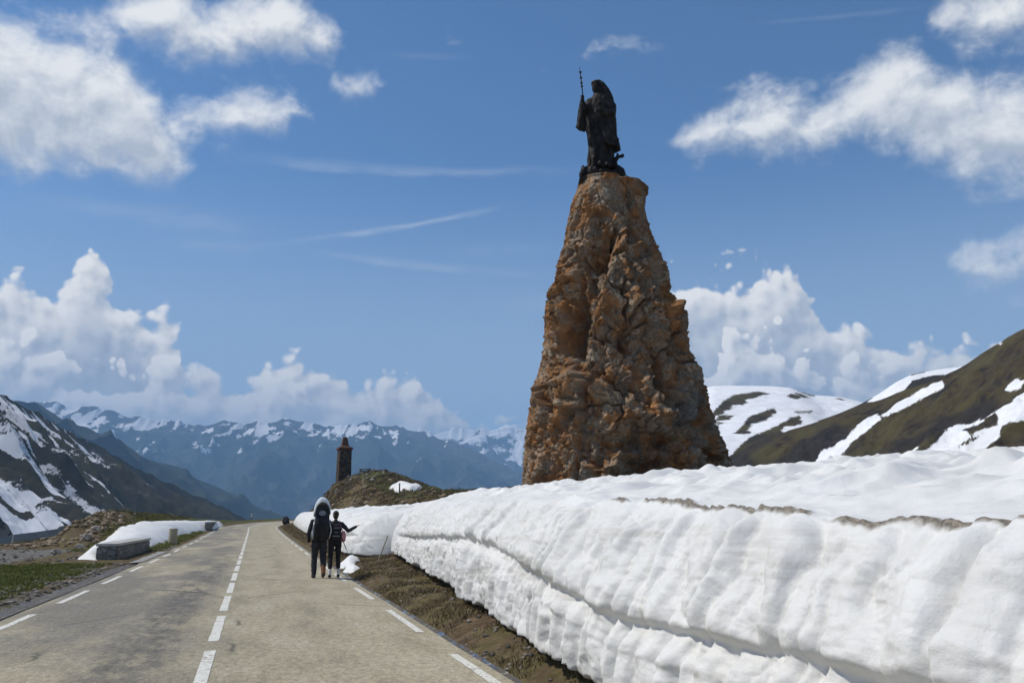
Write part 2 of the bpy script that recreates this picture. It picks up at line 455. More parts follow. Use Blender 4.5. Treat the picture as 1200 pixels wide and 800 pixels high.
def gz(s, t, detail=True):
    s = np.asarray(s, float); t = np.asarray(t, float)
    tp = t - bend(s)
    z0 = zr(s)
    z = z0.copy() if hasattr(z0, 'copy') else z0
    H = np.interp(s, [-60, 0, 25, 35, 60, 80, 130], [2.2, 2.2, 2.5, 2.75, 2.85, 3.0, 3.0])
    r = np.clip((tp - 3.4) / 9.6, 0, 1)
    z = z + 0.16 * sm(2.68, 3.3, tp) + H * r * r * (3 - 2 * r)
    dt = np.where(tp < 8.7, (8.7 - tp) / 2.6, np.where(tp > 12.6, (tp - 12.6) / 5.0, 0))
    ds = np.where(s < 92, (s - 92) / 17.0, np.where(s > 102, (s - 102) / 12.0, 0))
    z = z + 2.75 * np.exp(-dt * dt - ds * ds)
    # left berm
    tc = -np.interp(s, [45, 52, 60, 95, 115], [8.8, 9.2, 9.3, 7.2, 6.2])
    B = np.interp(s, [47, 53, 60, 78, 95, 112], [0, 1.35, 1.75, 1.55, 1.0, 0.2])
    u = tp - tc
    z = z + B * np.exp(-np.where(u > 0, u / 2.3, u / 1.25) ** 2)
    # left plateau rim and the drop to the valley
    edge = np.interp(s, [-60, 30, 45, 52, 60, 90, 110, 140], [26, 18, 13.6, 12.3, 11.2, 9.0, 7.0, 4.6])
    d = np.clip(-tp - edge, 0, None)
    fall = np.where(d < 8, 0.5 * d * d / 16, 0.5 * (d - 4)) * 0.95
    fwd = np.clip(s - 122 - 0.8 * np.clip(tp - 30, 0, None), 0, None)
    fall = fall + np.where(fwd < 8, fwd * fwd / 32, 0.5 * (fwd - 4))
    z = z - np.where(fall > 330, 330 + 60 * (1 - np.exp(-(fall - 330) / 60)), fall)
    out = np.maximum(tp - 2.9, -4.35 - tp)
    z = z - 0.07 * sm(0.0, -0.35, out)
    if detail:
        p = v3(s, t, 0)
        m = sm(0.1, 2.5, out)
        z = z + m * (0.05 * fbm(p * 0.9, 4, 3)) + sm(0.5, 7, out) * 0.16 * fbm(p * 0.28, 4, 5)
        kn = np.clip(B / 1.7, 0, 1) * np.exp(-(u / 3.0) ** 2) * (0.15 + 0.85 * sm(0.6, -0.8, u)) + np.maximum(np.exp(-dt * dt - ds * ds), 1.0 * sm(5.5, 8.0, tp) * sm(38, 55, s) * sm(22, 16, tp))
        z = z + 0.65 * kn * (0.32 * (ridged(p * 0.30, 5, 9, 0.6) - 0.6) + 0.20 * (worley(p * 0.8, 4)[0] - 0.5))
        z = z + sm(40, 200, -tp) * 6 * fbm(p * 0.012, 5, 21)
    return z

def axis(dense_lo, dense_hi, d0, grow, lo, hi):
    a = list(np.arange(dense_lo, dense_hi, d0)); x, d = a[-1], d0
    while x < hi: d *= grow; x += d; a.append(x)
    x, d, b = dense_lo, d0, []
    while x > lo: d *= grow; x -= d; b.append(x)
    return np.array(b[::-1] + a)

EXT = 9000
S = axis(6, 30, 0.11, 1.0115, -900, EXT)
T = axis(-14, 16, 0.13, 1.04, -EXT, EXT)
S2, T2 = np.meshgrid(S, T, indexing='ij')
Z2 = gz(S2, T2)
X2, Y2 = st2xy(S2, T2)
me = grid_mesh('ground', v3(X2, Y2, Z2), flip=True)
TP = T2 - bend(S2)
kx = np.exp(-np.where(TP < 9.6, (9.6 - TP) / 2.9, np.where(TP > 13.5, (TP - 13.5) / 6.5, 0)) ** 2 - ((S2 - 95) / 18) ** 2)
rightg = sm(9, 11.5, TP) * sm(20, 26, S2) * 0.65
leftg = sm(-4.5, -5.0, TP) * sm(-11.5, -8.0, TP) * sm(31.5, 29.5, S2) * 0.95
leftg = leftg + sm(-4.2, -4.6, TP) * sm(-8, -6.5, TP) * sm(41, 42, S2) * sm(46, 44.5, S2) * 0.9
leftg = leftg + sm(-4.2, -4.6, TP) * sm(-7.5, -6.5, TP) * sm(50, 52, S2) * 0.75
bt = -np.interp(S2, [45, 60, 95, 115], [11.5, 9.8, 7.2, 6.2])
berm_top = np.exp(-((TP - bt + 0.4) / 1.3) ** 2) * sm(50, 54, S2) * sm(125, 110, S2) * 0.5
attr(me, 'grass', np.clip(leftg + rightg + kx * 0.16 + berm_top, 0, 1))
grav = sm(-7.0, -9.0, TP) * sm(47, 44, S2) * sm(30, 32, S2) + sm(-10.5, -12, TP) * sm(48, 40, S2) + 0.45 * sm(-4.0, -4.1, TP) * sm(-5.1, -4.7, TP) * sm(32, 30, S2)
grav = grav + sm(-3.9, -4.1, TP) * sm(-6.2, -5.6, TP) * sm(45, 46, S2) * sm(51, 50, S2)
attr(me, 'gravel', np.clip(grav, 0, 1))
attr(me, 'stony', np.clip(kx * 0.55 + 0.5 * sm(6, 8, TP) * sm(48, 60, S2) + np.exp(-((TP - bt + 1.5) / 2.0) ** 2) * sm(48, 51, S2) * 0.9 + 0.25 * sm(-4, -6, TP), 0, 1))
tag(link('ground', me, M['ground']), kind='structure')

def cast(px, py, y0=4.0, y1=260.0):          # photo point -> ground (s, t)
    d = ray(px, py); d = d / d[1]
    prev = None
    Y = y0
    while Y < y1:
        p = CAM + d * Y
        s, t = xy2st(p[0], p[1])
        h = p[2] - float(gz(s, t, False))
        if h < 0: return s, t
        Y *= 1.004
    return s, t

# ================================================================== ROAD
rs = axis(4, 40, 0.25, 1.01, -30, 165)
rt = np.linspace(-3.75, 2.52, 40)
A, Bt = np.meshgrid(rs, rt, indexing='ij')
wob = 0.06 * pn(v3(A * 0.5, 0, 3.3)) + 0.04 * pn(v3(A * 2.1, 0, 8.3))
Tw = Bt + wob * (np.abs(Bt + 0.5) > 3.1) * np.sign(Bt)
def road_z(s, t): return zr(s) - 0.0035 * (t + 0.5) ** 2 + 0.02 + 0.012 * pn(v3(s * 0.35, t * 0.6, 2.0))
X, Y = st2xy(A, Tw + bend(A))
me = grid_mesh('road', v3(X, Y, road_z(A, Tw)), flip=True)
attr(me, 's', A); attr(me, 't', Bt)
road = tag(link('road', me, M['road']), kind='structure')

def marking(name, spans, tcen, w):
    vs, fs = [], []
    for a, b in spans:
        n = max(2, int((b - a) / 0.3) + 1)
        ss_ = np.linspace(a, b, n)
        base = len(vs)
        for k in ss_:
            for m in np.linspace(-w / 2, w / 2, 3):
                jt = 0.012 * float(pn(np.array([k * 6, m * 9, 1.0])))
                tt = tcen + m + jt
                x, y = st2xy(k, tt + float(bend(k)))
                vs.append((x, y, float(road_z(k, tt)) + 0.005))
        for i in range(n - 1):
            for j in range(2):
                q = base + i * 3 + j
                fs.append((q, q + 1, q + 4, q + 3))
    return link(name, raw_mesh(name, np.array(vs), np.array(fs)), M['paint'], road)
dash_spans = [(11.5 + 3.62 * k - 14.48, 14.35 + 3.62 * k - 14.48) for k in range(0, 27)]
marking('centre_line', dash_spans + [(95.5, 112)], -0.39, 0.13)
marking('edge_line', [(13.0 + 4.75 * k - 19.0, 15.85 + 4.75 * k - 19) for k in range(0, 26)] + [(108, 128)], -3.4, 0.12)
marking('edge_line', [(6.9 + 4.9 * k - 9.8, 9.8 + 4.9 * k - 9.8) for k in range(0, 21)], 2.33, 0.11)

def strip(name, s0, s1, t0f, t1f, dz, mat, ns=None, nt=10):
    ss_ = np.arange(s0, s1, 0.12)
    q = np.linspace(0, 1, nt)
    a, b = np.meshgrid(ss_, q, indexing='ij')
    t = t0f(a) * (1 - b) + t1f(a) * b
    z = zr(a) - 0.0035 * (t + 0.5) ** 2 + dz - 0.03 * np.sin(b * math.pi) + 0.012 * fbm(v3(a * 1.4, t * 2, 5), 3) * np.sin(b * math.pi)
    x, y = st2xy(a, t + bend(a))
    return tag(link(name, grid_mesh(name, v3(x, y, z), flip=True), mat), kind='structure')
strip('gutter', 3, 100, lambda s: 2.44 + 0 * s, lambda s: 2.64 + 0.05 * pn(v3(s * 0.8, 1, 1)) + 0.03 * pn(v3(s * 3, 1, 1)), 0.012, M['wet'])
strip('wet_verge', 8, 31.5, lambda s: -4.48 - 0.25 * pn(v3(s * 0.5, 4, 1)) - 0.12 * pn(v3(s * 1.7, 4, 1)), lambda s: -3.70 + 0 * s, 0.035, M['wet'])
strip('lay_by', 32.6, 42.4, lambda s: -4.85 + 0.04 * pn(v3(s * 2, 4, 7)), lambda s: -3.70 + 0 * s, 0.045, M['apron'])

# ================================================================== SNOW BANKS
def snow_bank(name, label, s_lo, s_hi, ds, base_t, base_z, lip_t, lip_z, top_len, top_slope, groove, end_lo, end_hi, nwall, ntop, seed, dirt=None):
    s = np.arange(s_lo, s_hi + 1e-6, ds) if not hasattr(ds, '__len__') else ds
    n = len(s)
    e = np.ones(n)
    if end_hi: e *= np.sqrt(np.clip(1 - np.clip((s - (s_hi - end_hi)) / end_hi, 0, 1) ** 2, 0.0, 1))
    if end_lo: e *= np.sqrt(np.clip(1 - np.clip(((s_lo + end_lo) - s) / end_lo, 0, 1) ** 2, 0.0, 1))
    t0 = base_t(s) + (1 - e) * 1.1; z0 = base_z(s)
    tl = lip_t(s) + (1 - e) * 0.8; zl = z0 - 0.1 + (lip_z(s) - z0 + 0.1) * e
    drip = 0.07 * pn(v3(s * 2.6, 0, seed)) + 0.06 * np.abs(pn(v3(s * 6.5, 0, seed + 1))) + 0.10 * pn(v3(s * 0.7, 3, seed))
    z0 = z0 + drip
    phi = np.linspace(0, math.pi / 2, nwall)
    W, Sg = np.meshgrid(phi, s, indexing='xy')          # n x nwall
    c = lambda a: a[:, None]
    h = c(zl - z0); lean = c(tl - t0)
    Tw_ = c(t0) + lean * (1 - np.cos(W)) ** 0.9
    Zw = c(z0) + h * (1 - (1 - W / (math.pi / 2)) ** 1.0 * (1 - 0.35 * np.sin(2 * W)))
    Zw = c(z0) + h * np.sin(W) ** 0.9
    q = np.linspace(0, 1, ntop + 1)[1:] ** 1.25
    Q, Sq = np.meshgrid(q, s, indexing='xy')
    dT = Q * top_len(Sq)
    Tt = c(tl) + dT
    Zt = c(zl) + (top_slope(Sq) * dT * (1 - 0.25 * Q)) * c(np.clip(e * 1.5 - 0.2, 0, 1))
    Tq = np.concatenate([Tw_, Tt], 1); Zq = np.concatenate([Zw, Zt], 1)
    Sx = np.repeat(s[:, None], Tq.shape[1], 1)
    # outward direction in the (t, z) plane
    gt = np.gradient(Tq, axis=1); gzz = np.gradient(Zq, axis=1)
    ln = np.sqrt(gt * gt + gzz * gzz) + 1e-9
    nt_, nz_ = -gzz / ln, gt / ln
    arc = np.concatenate([np.zeros((n, 1)), np.cumsum(np.sqrt(np.diff(Tq, axis=1) ** 2 + np.diff(Zq, axis=1) ** 2), 1)], 1)
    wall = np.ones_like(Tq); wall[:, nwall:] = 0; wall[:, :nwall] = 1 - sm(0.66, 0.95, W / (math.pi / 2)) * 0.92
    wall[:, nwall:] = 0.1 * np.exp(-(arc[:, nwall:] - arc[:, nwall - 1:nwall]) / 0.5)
    p = v3(Sx, arc, 0)
    wq = v3(Sx + 0.16 * pn(p * np.array([1.1, 1.6, 1]), seed + 5) + 0.05 * pn(p * 4, seed + 6), arc * 0.30 + 0.15 * pn(p * 0.8, seed + 7), seed)
    f1, f2, cid = worley(wq * np.array([3.1, 1.5, 1]), seed)
    g1, g2, gid = worley(wq * np.array([5.2, 2.6, 1]) + 31, seed + 3)
    near = np.clip(1.15 - Sx / 60, 0.55, 1)
    flute = 0.20 * (np.clip(f2 - f1, 0, 0.55) ** 0.62 - 0.5) + 0.06 * (np.clip(g2 - g1, 0, 0.45) - 0.2) + 0.07 * (cid - 0.5) * sm(0, 0.25, f2 - f1)
    cup = worley(v3(Tq * 1.25 + 0.35 * pn(v3(Tq, Sx, 1)), Sx * 1.9 + 0.35 * pn(v3(Tq, Sx, 7)), seed) * 1.0, seed + 8)[0]
    cup2 = worley(v3(Tq * 2.7, Sx * 4.2, seed), seed + 9)[0]
    top = 0.34 * (np.clip(cup, 0, 1) ** 1.7 - 0.3) + 0.13 * (cup2 ** 1.5 - 0.3) + 0.08 * fbm(v3(Tq * 0.45, Sx * 0.45, 1), 3, seed)
    lipd = np.zeros_like(Tq); lipd[:, nwall:] = arc[:, nwall:] - arc[:, nwall - 1:nwall]
    disp = wall * flute * near + (1 - wall) * top * 0.75 * (0.25 + 0.75 * sm(0.0, 1.4, lipd))
    pit = worley(v3(Sx * 6.5, Tq * 5.0, Zq * 7.0), seed + 30)[0]
    disp += wall * 0.030 * (np.clip(pit, 0, 0.8) ** 1.6 - 0.2) + 0.026 * fbm(v3(Sx * 2.4, Tq * 2.4, Zq * 4.2), 5, seed + 4, 0.6) + 0.07 * fbm(v3(Sx * 0.55, Tq * 0.5, Zq * 0.7), 3, seed + 14)
    for (zg, amp, wd, s_a, s_b, up) in groove:
        zc = zg(Sx) + 0.035 * pn(v3(Sx * 1.3, 0, seed)) + 0.02 * pn(v3(Sx * 5, 0, seed))
        k = sm(s_a, s_a + 1.5, Sx) * sm(s_b, s_b - 3, Sx) * (0.75 + 0.5 * pn(v3(Sx * 0.9, 2, seed)))
        d = (Zq - zc) / wd
        below = np.where(d < 0, np.exp(-(d * 0.45) ** 2), np.exp(-(d * 1.6) ** 2))
        disp += wall * k * (-amp * below + up * np.exp(-((Zq - zc - wd * 2.6) / (wd * 2.4)) ** 2))
    if dirt is not None: dm = dirt(Sx, Tq, Zq, arc, c(tl), wall); disp += 0.05 * dm * (0.25 + np.abs(fbm(v3(Sx * 9, Tq * 9, 0), 4, seed)))
    else: dm = np.zeros_like(Sx)
    fade = np.clip(c(e) * 1.5, 0, 1)
    Tq = Tq + nt_ * disp * fade; Zq = Zq + nz_ * disp * fade
    # undercut foot, and the far rim tucked into the ground
    foot_t = np.stack([t0 + 0.55, t0 + 0.30, t0 + 0.10], 1); foot_z = np.stack([z0 - 0.35, z0 - 0.10, z0 - 0.015], 1)
    back_t = Tq[:, -1:] + np.array([[0.5, 1.5]]); back_z = Zq[:, -1:] + np.array([[-0.25, -2.2]])
    Tf = np.concatenate([foot_t, Tq, back_t], 1); Zf = np.concatenate([foot_z, Zq, back_z], 1)
    Sf = np.repeat(s[:, None], Tf.shape[1], 1)
    # end curtains
    x, y = st2xy(Sf, Tf)
    me = grid_mesh(name, v3(x, y, Zf), flip=True)
    dA = np.zeros_like(Tf); dA[:, 3:-2] = dm
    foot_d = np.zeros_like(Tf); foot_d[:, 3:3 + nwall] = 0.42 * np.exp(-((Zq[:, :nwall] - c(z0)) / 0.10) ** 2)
    groove_tone = np.zeros_like(Tf)  # darker band just below each groove
    for (zg, amp, wd, s_a, s_b, up) in groove:
        zc = zg(Sx) - wd * 0.8
        groove_tone[:, 3:-2] += 0.22 * sm(s_a, s_a + 1.5, Sx) * sm(s_b, s_b - 3, Sx) * np.exp(-((Zq - zc) / (wd * 0.9)) ** 2) * wall
    attr(me, 'dirt', np.clip(dA + foot_d + groove_tone, 0, 1))
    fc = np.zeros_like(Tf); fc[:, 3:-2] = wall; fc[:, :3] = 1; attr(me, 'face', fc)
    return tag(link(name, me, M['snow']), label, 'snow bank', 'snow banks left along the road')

def growing(a, b, d0, g):
    o = [a]; d = d0
    while o[-1] < b:
        d = d0 * max(1.0, o[-1] / 8.0 * g); o.append(o[-1] + d)
    o[-1] = b
    return np.array(o)

bs = np.array([-6, 3, 6.7, 9.5, 12.5, 15.7, 20, 24.7, 30.5]); bt_ = np.array([2.58, 2.64, 2.74, 2.98, 3.26, 3.54, 3.87, 4.2, 4.7])
bz = np.array([0.2, 0.2, 0.2, 0.22, 0.27, 0.33, 0.38, 0.42, 0.45])
def big_dirt(S_, T_, Z_, arc, tl, wall):
    line = tl - 0.12 + 0.10 * pn(v3(S_ * 1.1, 0, 4))
    k = sm(8.6, 7.6, S_)
    gap = sm(-0.42, -0.15, pn(v3(S_ * 1.3, 9, 4)) + 0.05)
    a = np.exp(-((T_ - line) / 0.045) ** 2) * k * gap
    smear = 0.24 * np.exp(-((T_ - line + 0.3) / 0.30) ** 2) * k * np.clip(pn(v3(S_ * 1.6, 2, 5)) + 0.2, 0, 1)
    far = 0.30 * np.exp(-((T_ - tl + 0.2) / 0.35) ** 2) * sm(7, 9, S_) * sm(13, 11, S_) * np.clip(pn(v3(S_ * 2.2, T_ * 5, 5)) + 0.2, 0, 1)
    return np.clip(a * 0.95 + smear + far, 0, 1)
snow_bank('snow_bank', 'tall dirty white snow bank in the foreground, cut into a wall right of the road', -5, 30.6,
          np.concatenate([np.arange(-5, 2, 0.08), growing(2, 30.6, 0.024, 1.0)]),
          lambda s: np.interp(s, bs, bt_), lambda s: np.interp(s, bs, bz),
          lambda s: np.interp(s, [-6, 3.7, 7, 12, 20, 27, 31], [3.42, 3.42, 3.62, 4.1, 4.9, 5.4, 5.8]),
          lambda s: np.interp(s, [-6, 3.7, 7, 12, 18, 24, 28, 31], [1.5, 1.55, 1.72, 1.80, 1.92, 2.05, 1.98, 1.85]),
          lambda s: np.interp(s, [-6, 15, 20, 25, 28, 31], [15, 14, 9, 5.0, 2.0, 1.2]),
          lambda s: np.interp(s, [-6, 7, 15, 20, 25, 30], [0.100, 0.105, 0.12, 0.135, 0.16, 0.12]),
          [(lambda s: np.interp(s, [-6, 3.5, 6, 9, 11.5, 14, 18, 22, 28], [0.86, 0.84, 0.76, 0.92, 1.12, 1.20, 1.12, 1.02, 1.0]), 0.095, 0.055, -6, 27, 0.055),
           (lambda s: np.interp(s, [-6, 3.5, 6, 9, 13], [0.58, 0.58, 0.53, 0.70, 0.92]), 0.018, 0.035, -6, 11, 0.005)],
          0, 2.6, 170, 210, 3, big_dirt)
snow_bank('snow_bank', 'long white snow bank behind the two hikers, under the knoll with the stone tower', 29.5, 112, np.concatenate([growing(29.5, 112, 0.05, 0.35)]),
          lambda s: np.interp(s, [29, 32, 36, 45, 60, 80, 100, 112], [3.55, 3.30, 3.30, 3.45, 3.7, 4.0, 4.3, 4.6]) + bend(s),
          lambda s: zr(s) + np.interp(s, [29, 45, 112], [0.25, 0.3, 0.3]),
          lambda s: np.interp(s, [29, 40, 60, 100], [4.6, 4.7, 5.2, 5.5]) + bend(s),
          lambda s: np.interp(s, [29, 35, 45, 60, 80, 95, 112], [1.65, 1.75, 1.85, 1.95, 2.0, 2.1, 2.3]),
          lambda s: np.interp(s, [29, 40, 60, 80, 112], [3.2, 4.0, 3.0, 2.0, 1.5]),
          lambda s: np.interp(s, [29, 45, 60, 112], [0.09, 0.09, 0.10, 0.10]),
          [(lambda s: np.interp(s, [29, 35, 50, 112], [0.95, 0.85, 1.0, 1.5]), 0.12, 0.07, 30, 60, 0.06)],
          1.2, 3, 70, 60, 23)

def snow_sheet(name, label, poly, thick, ds, edge_noise, seed):
    ps = np.array(poly)
    s = np.arange(ps[:, 0].min() - 1, ps[:, 0].max() + 1, ds); t = np.arange(ps[:, 1].min() - 1, ps[:, 1].max() + 1, ds)
    a, b = np.meshgrid(s, t, indexing='ij')
    d = poly_sdf(a, b, poly) + edge_noise * fbm(v3(a * 0.7, b * 0.7, 2), 4, seed)
    th = np.where(d > 0, thick * (1 - np.exp(-d / (thick * 0.9))), d * 0.8)
    z_s = gz(a, b, False); z_d = gz(a, b); w_ = sm(0.1, 1.0, d)
    cup = worley(v3(a * 1.1, b * 1.5, 0), seed)[0]
    z = z_d * (1 - w_) + (z_s + 0.12) * w_ + th + np.clip(d, 0, 1) * (0.05 * cup ** 1.6 + 0.06 * fbm(v3(a * 0.4, b * 0.4, 0), 3, seed + 2))
    x, y = st2xy(a, b)
    me = grid_mesh(name, v3(x, y, z), keep=d > -0.35, flip=True)
    attr(me, 'dirt', np.zeros(a.size))
    return tag(link(name, me, M['snow']), label, 'snow patch', 'snow banks left along the road')
left_poly = [cast(*p) for p in [(89, 655.5), (106, 644), (124, 632), (145, 618.5), (163, 612.5), (200, 611.5), (235, 612), (258, 613), (262, 615.5), (240, 622), (215, 626), (198, 634), (180, 641), (150, 650.5), (112, 656)]]
snow_sheet('snow_patch', 'smooth white snow patch on the left of the road, behind the low stone barrier', left_poly, 0.42, 0.13, 0.16, 31)
snow_sheet('snow_patch', 'low crumbled remnant of snow on the brown verge right beside the pointing walker', [(24.4, 2.80), (26.0, 2.70), (28.0, 2.78), (29.2, 3.1), (29.4, 3.7), (27.8, 3.35), (26.2, 3.15), (25.0, 3.02)], 0.20, 0.05, 0.22, 51)
knoll_poly = [cast(*p) for p in [(456, 573.5), (461, 569.5), (474, 569.2), (488, 572.5), (496, 576), (480, 578), (462, 577.5)]]
snow_sheet('snow_patch', 'small white snow patch on the grassy ridge right of the stone tower', knoll_poly, 0.50, 0.10, 0.06, 41)

# ================================================================== HILLS
from mathutils.bvhtree import BVHTree
HILLS = {}
def hill(name, sky, Ys, fd, L, drop, power, back, nu, nv, mat, relief, seed, snow=None, rock=None, jag=0.0, jagd=None):
    px = np.linspace(sky[0][0], sky[-1][0], nu)
    sy = np.interp(px, [p[0] for p in sky], [p[1] for p in sky])
    k = np.ones(9) / 9.0
    sy = np.convolve(np.pad(sy, 4, mode='edge'), k, mode='valid')
    Y = np.interp(px, [p[0] for p in Ys], [p[1] for p in Ys])
    Rg = at(px, sy, Y)
    fd = np.array(fd, float); fd /= np.linalg.norm(fd)
    nb = max(8, nv // 5)
    v = np.concatenate([-np.linspace(1, 0, nb, endpoint=False), np.linspace(0, 1, nv) ** 1.15])
    V, PX = np.meshgrid(v, px, indexing='xy')
    P = np.repeat(Rg[:, None, :], len(v), 1)
    if jag:
        jg = jag * ((ridged(v3(px * 0.03, 0, seed), 5, seed) - 0.75) + 0.22 * fbm(v3(px * 0.25, 0, seed), 3, seed))
        dz = at(px, sy - jg, Y)[:, 2] - Rg[:, 2]
    f = np.where(V > 0, L * V, back[0] * V)
    P = P.copy()
    P[..., 0] += fd[0] * f; P[..., 1] += fd[1] * f
    P[..., 2] -= np.where(V > 0, drop * np.clip(V, 0, 1) ** power, back[1] * np.clip(-V, 0, 1) ** 1.2)
    if jag: P[..., 2] += dz[:, None] * np.exp(-(np.abs(V) * L / (jagd or L * 0.08)) ** 1.0)
    rel = relief(P, V) * (0.12 + 0.88 * sm(0.0, 0.12, np.abs(V)))
    P[..., 2] += rel
    me = grid_mesh(name, P)
    sx, syy = proj(P)
    sn = snow(sx, syy, P, V, rel, PX) if snow else np.zeros(V.shape)
    rk = rock(sx, syy, P, V, rel, PX) if rock else np.zeros(V.shape)
    attr(me, 'snow', sn); attr(me, 'rock', rk)
    HILLS[name + str(seed)] = BVHTree.FromPolygons([Vector(c) for c in P.reshape(-1, 3)[:]], [tuple(p.vertices) for p in me.polygons]) if seed in (51,) else None
    return tag(link(name, me, mat), kind='structure')

# ---- left mountain: a spur running down the valley, gullies filled with old snow
def lm_rel(P, V):
    a = P[..., 0] * 0.44 + P[..., 1] * 0.90
    q = v3(a / 45 + 0.5 * pn(P * 0.006, 3), V * 1.1, 0)
    return -20 * (1 - ridged(q, 5, 61)) + 9 * fbm(P * 0.013, 5, 62)
def lm_snow(sx, sy, P, V, rel, PX):
    a = P[..., 0] * 0.10 + P[..., 1] * 0.995
    w = a + 9 * pn(P * 0.010, 8) + 5 * pn(P * 0.035, 9)
    q = v3(w / 6.5, V * 1.5, 2)
    st = fbm(q, 4, 71) * 0.62 + 0.22 * fbm(P * np.array([0.024, 0.020, 0.04]), 5, 72)
    dens = np.interp(sx, [-40, 0, 60, 110, 150, 200, 260, 300], [0.24, 0.23, 0.21, 0.12, -0.06, -0.28, -0.5, -0.8])
    dens = dens + 0.10 * sm(600, 620, sy) - 0.10 * np.exp(-((sx - 60) / 60) ** 2 - ((sy - 555) / 22) ** 2) - 0.2 * sm(12, 0, sy - np.interp(sx, [0, 40, 100, 200, 300], [462, 481, 516, 566, 612]))
    return np.clip(0.44 + (st + dens - 0.18) * 1.5, 0, 1)
hill('left_mountain', [(-170, 372), (-60, 428), (0, 463), (18, 470), (40, 482), (70, 500), (100, 516), (150, 542), (200, 567), (250, 591), (300, 613), (350, 636)],
     [(-170, 520), (0, 620), (350, 1150)], (0.90, -0.44), 470, 265, 0.9, (300, 160), 520, 420, M['left_hill'], lm_rel, 51, lm_snow,
     lambda sx, sy, P, V, rel, PX: np.clip(-rel / 26 - 0.2, 0, 1) * sm(150, 40, sx) + 0.55 * np.exp(-((sx - 165) / 60) ** 2 - ((sy - 570) / 30) ** 2), jag=2.2)

# ---- bluish wooded spur behind it
def sp_rel(P, V): return 60 * (ridged(P * 0.0022, 5, 81) - 0.8)
hill('wooded_spur', [(40, 470), (90, 503), (130, 520), (200, 549), (260, 574), (310, 598), (350, 618), (400, 640)], [(40, 2300), (400, 2900)], (0.9, -0.4), 1500, 620, 0.9, (900, 500), 240, 160,
     M['far_hill'], sp_rel, 82, lambda sx, sy, P, V, rel, PX: np.clip(0.1 + 0.25 * sm(130, 60, sx), 0, 1) * 0.6)

# ---- main range across the valley
RY = 6000.0
main_sky = [(-120, 492), (0, 474), (20, 472), (60, 472), (100, 477), (150, 487), (200, 494), (235, 499), (260, 494), (285, 499), (310, 494), (345, 492), (375, 500), (400, 500), (432, 495), (470, 500), (500, 507), (540, 522), (575, 538), (610, 556), (650, 577), (720, 602), (800, 615)]
def mr_rel(P, V):
    return 165 * (ridged(P * np.array([0.0013, 0.00075, 0.0006]), 6, 91) - 0.75) * sm(0.02, 0.35, np.abs(V)) + 55 * (ridged(P * 0.004, 4, 92) - 0.7)
def mr_snow(sx, sy, P, V, rel, PX):
    skyy = np.interp(sx, [p[0] for p in main_sky], [p[1] for p in main_sky])
    d = sy - skyy
    lo = np.interp(sx, [0, 60, 120, 180, 260, 320, 380, 430, 480, 510, 545, 600], [40, 40, 34, 18, 14, 14, 17, 18, 10, -6, -30, -45])
    n = fbm(P * np.array([0.0042, 0.0025, 0.0042]), 3, 95, 0.6) * 0.5 + fbm(P * np.array([0.010, 0.004, 0.010]), 4, 96, 0.6) * 0.55
    return np.clip(np.minimum(0.50 + (lo - d) / 42.0, 0.70) + n * 0.95 - 0.62 * (ridged(P * np.array([0.011, 0.004, 0.004]), 4, 99) - 0.62) - 0.14, 0, 1)
hill('mountain_range', main_sky, [(-120, 5200), (300, 6000), (470, 6200), (800, 5200)], (0.12, -1), 3300, 1230, 0.8, (1500, 900), 640, 260, M['far_hill'], mr_rel, 93, mr_snow,
     lambda sx, sy, P, V, rel, PX: np.clip(0.75 - (sy - np.interp(sx, [p[0] for p in main_sky], [p[1] for p in main_sky])) / 55.0, 0, 1), jag=3.2, jagd=220)

# ---- pale range farther off
far_sky = [(440, 530), (500, 512), (530, 508), (560, 506), (585, 503), (610, 511), (640, 505), (700, 512), (800, 508), (900, 520)]
def fr_snow(sx, sy, P, V, rel, PX):
    d = sy - np.interp(sx, [p[0] for p in far_sky], [p[1] for p in far_sky])
    return np.clip(0.5 + (16 - d) / 40.0 + 0.9 * fbm(P * 0.006, 5, 97), 0, 1)
hill('distant_range', far_sky, [(440, 8300), (900, 8300)], (0, -1), 2500, 1300, 0.8, (600, 800), 300, 120, M['far_hill'], lambda P, V: 190 * (ridged(P * 0.0012, 5, 98) - 0.8), 96, fr_snow,
     lambda sx, sy, P, V, rel, PX: 0 * sx + 0.6, jag=6.0)

# ---- hills on the right
def patches(sx, sy, plus, minus, soft=5.0, wob=0.0, P=None, base=-1.0, fr=0.05):
    n = fbm(P * fr, 5, 33) * wob if wob else 0
    n2 = pn(P * fr * 0.6, 44) * wob
    d = np.full(sx.shape, -40.0) if base < 0 else np.full(sx.shape, 40.0)
    for q in plus: d = np.maximum(d, poly_sdf(sx + n2, sy + n * 0.6, q))
    for q in minus: d = np.minimum(d, -poly_sdf(sx + n2, sy + n * 0.6, q))
    return np.clip(0.5 + (d + n * 0.5) / soft * 0.5, 0, 1)

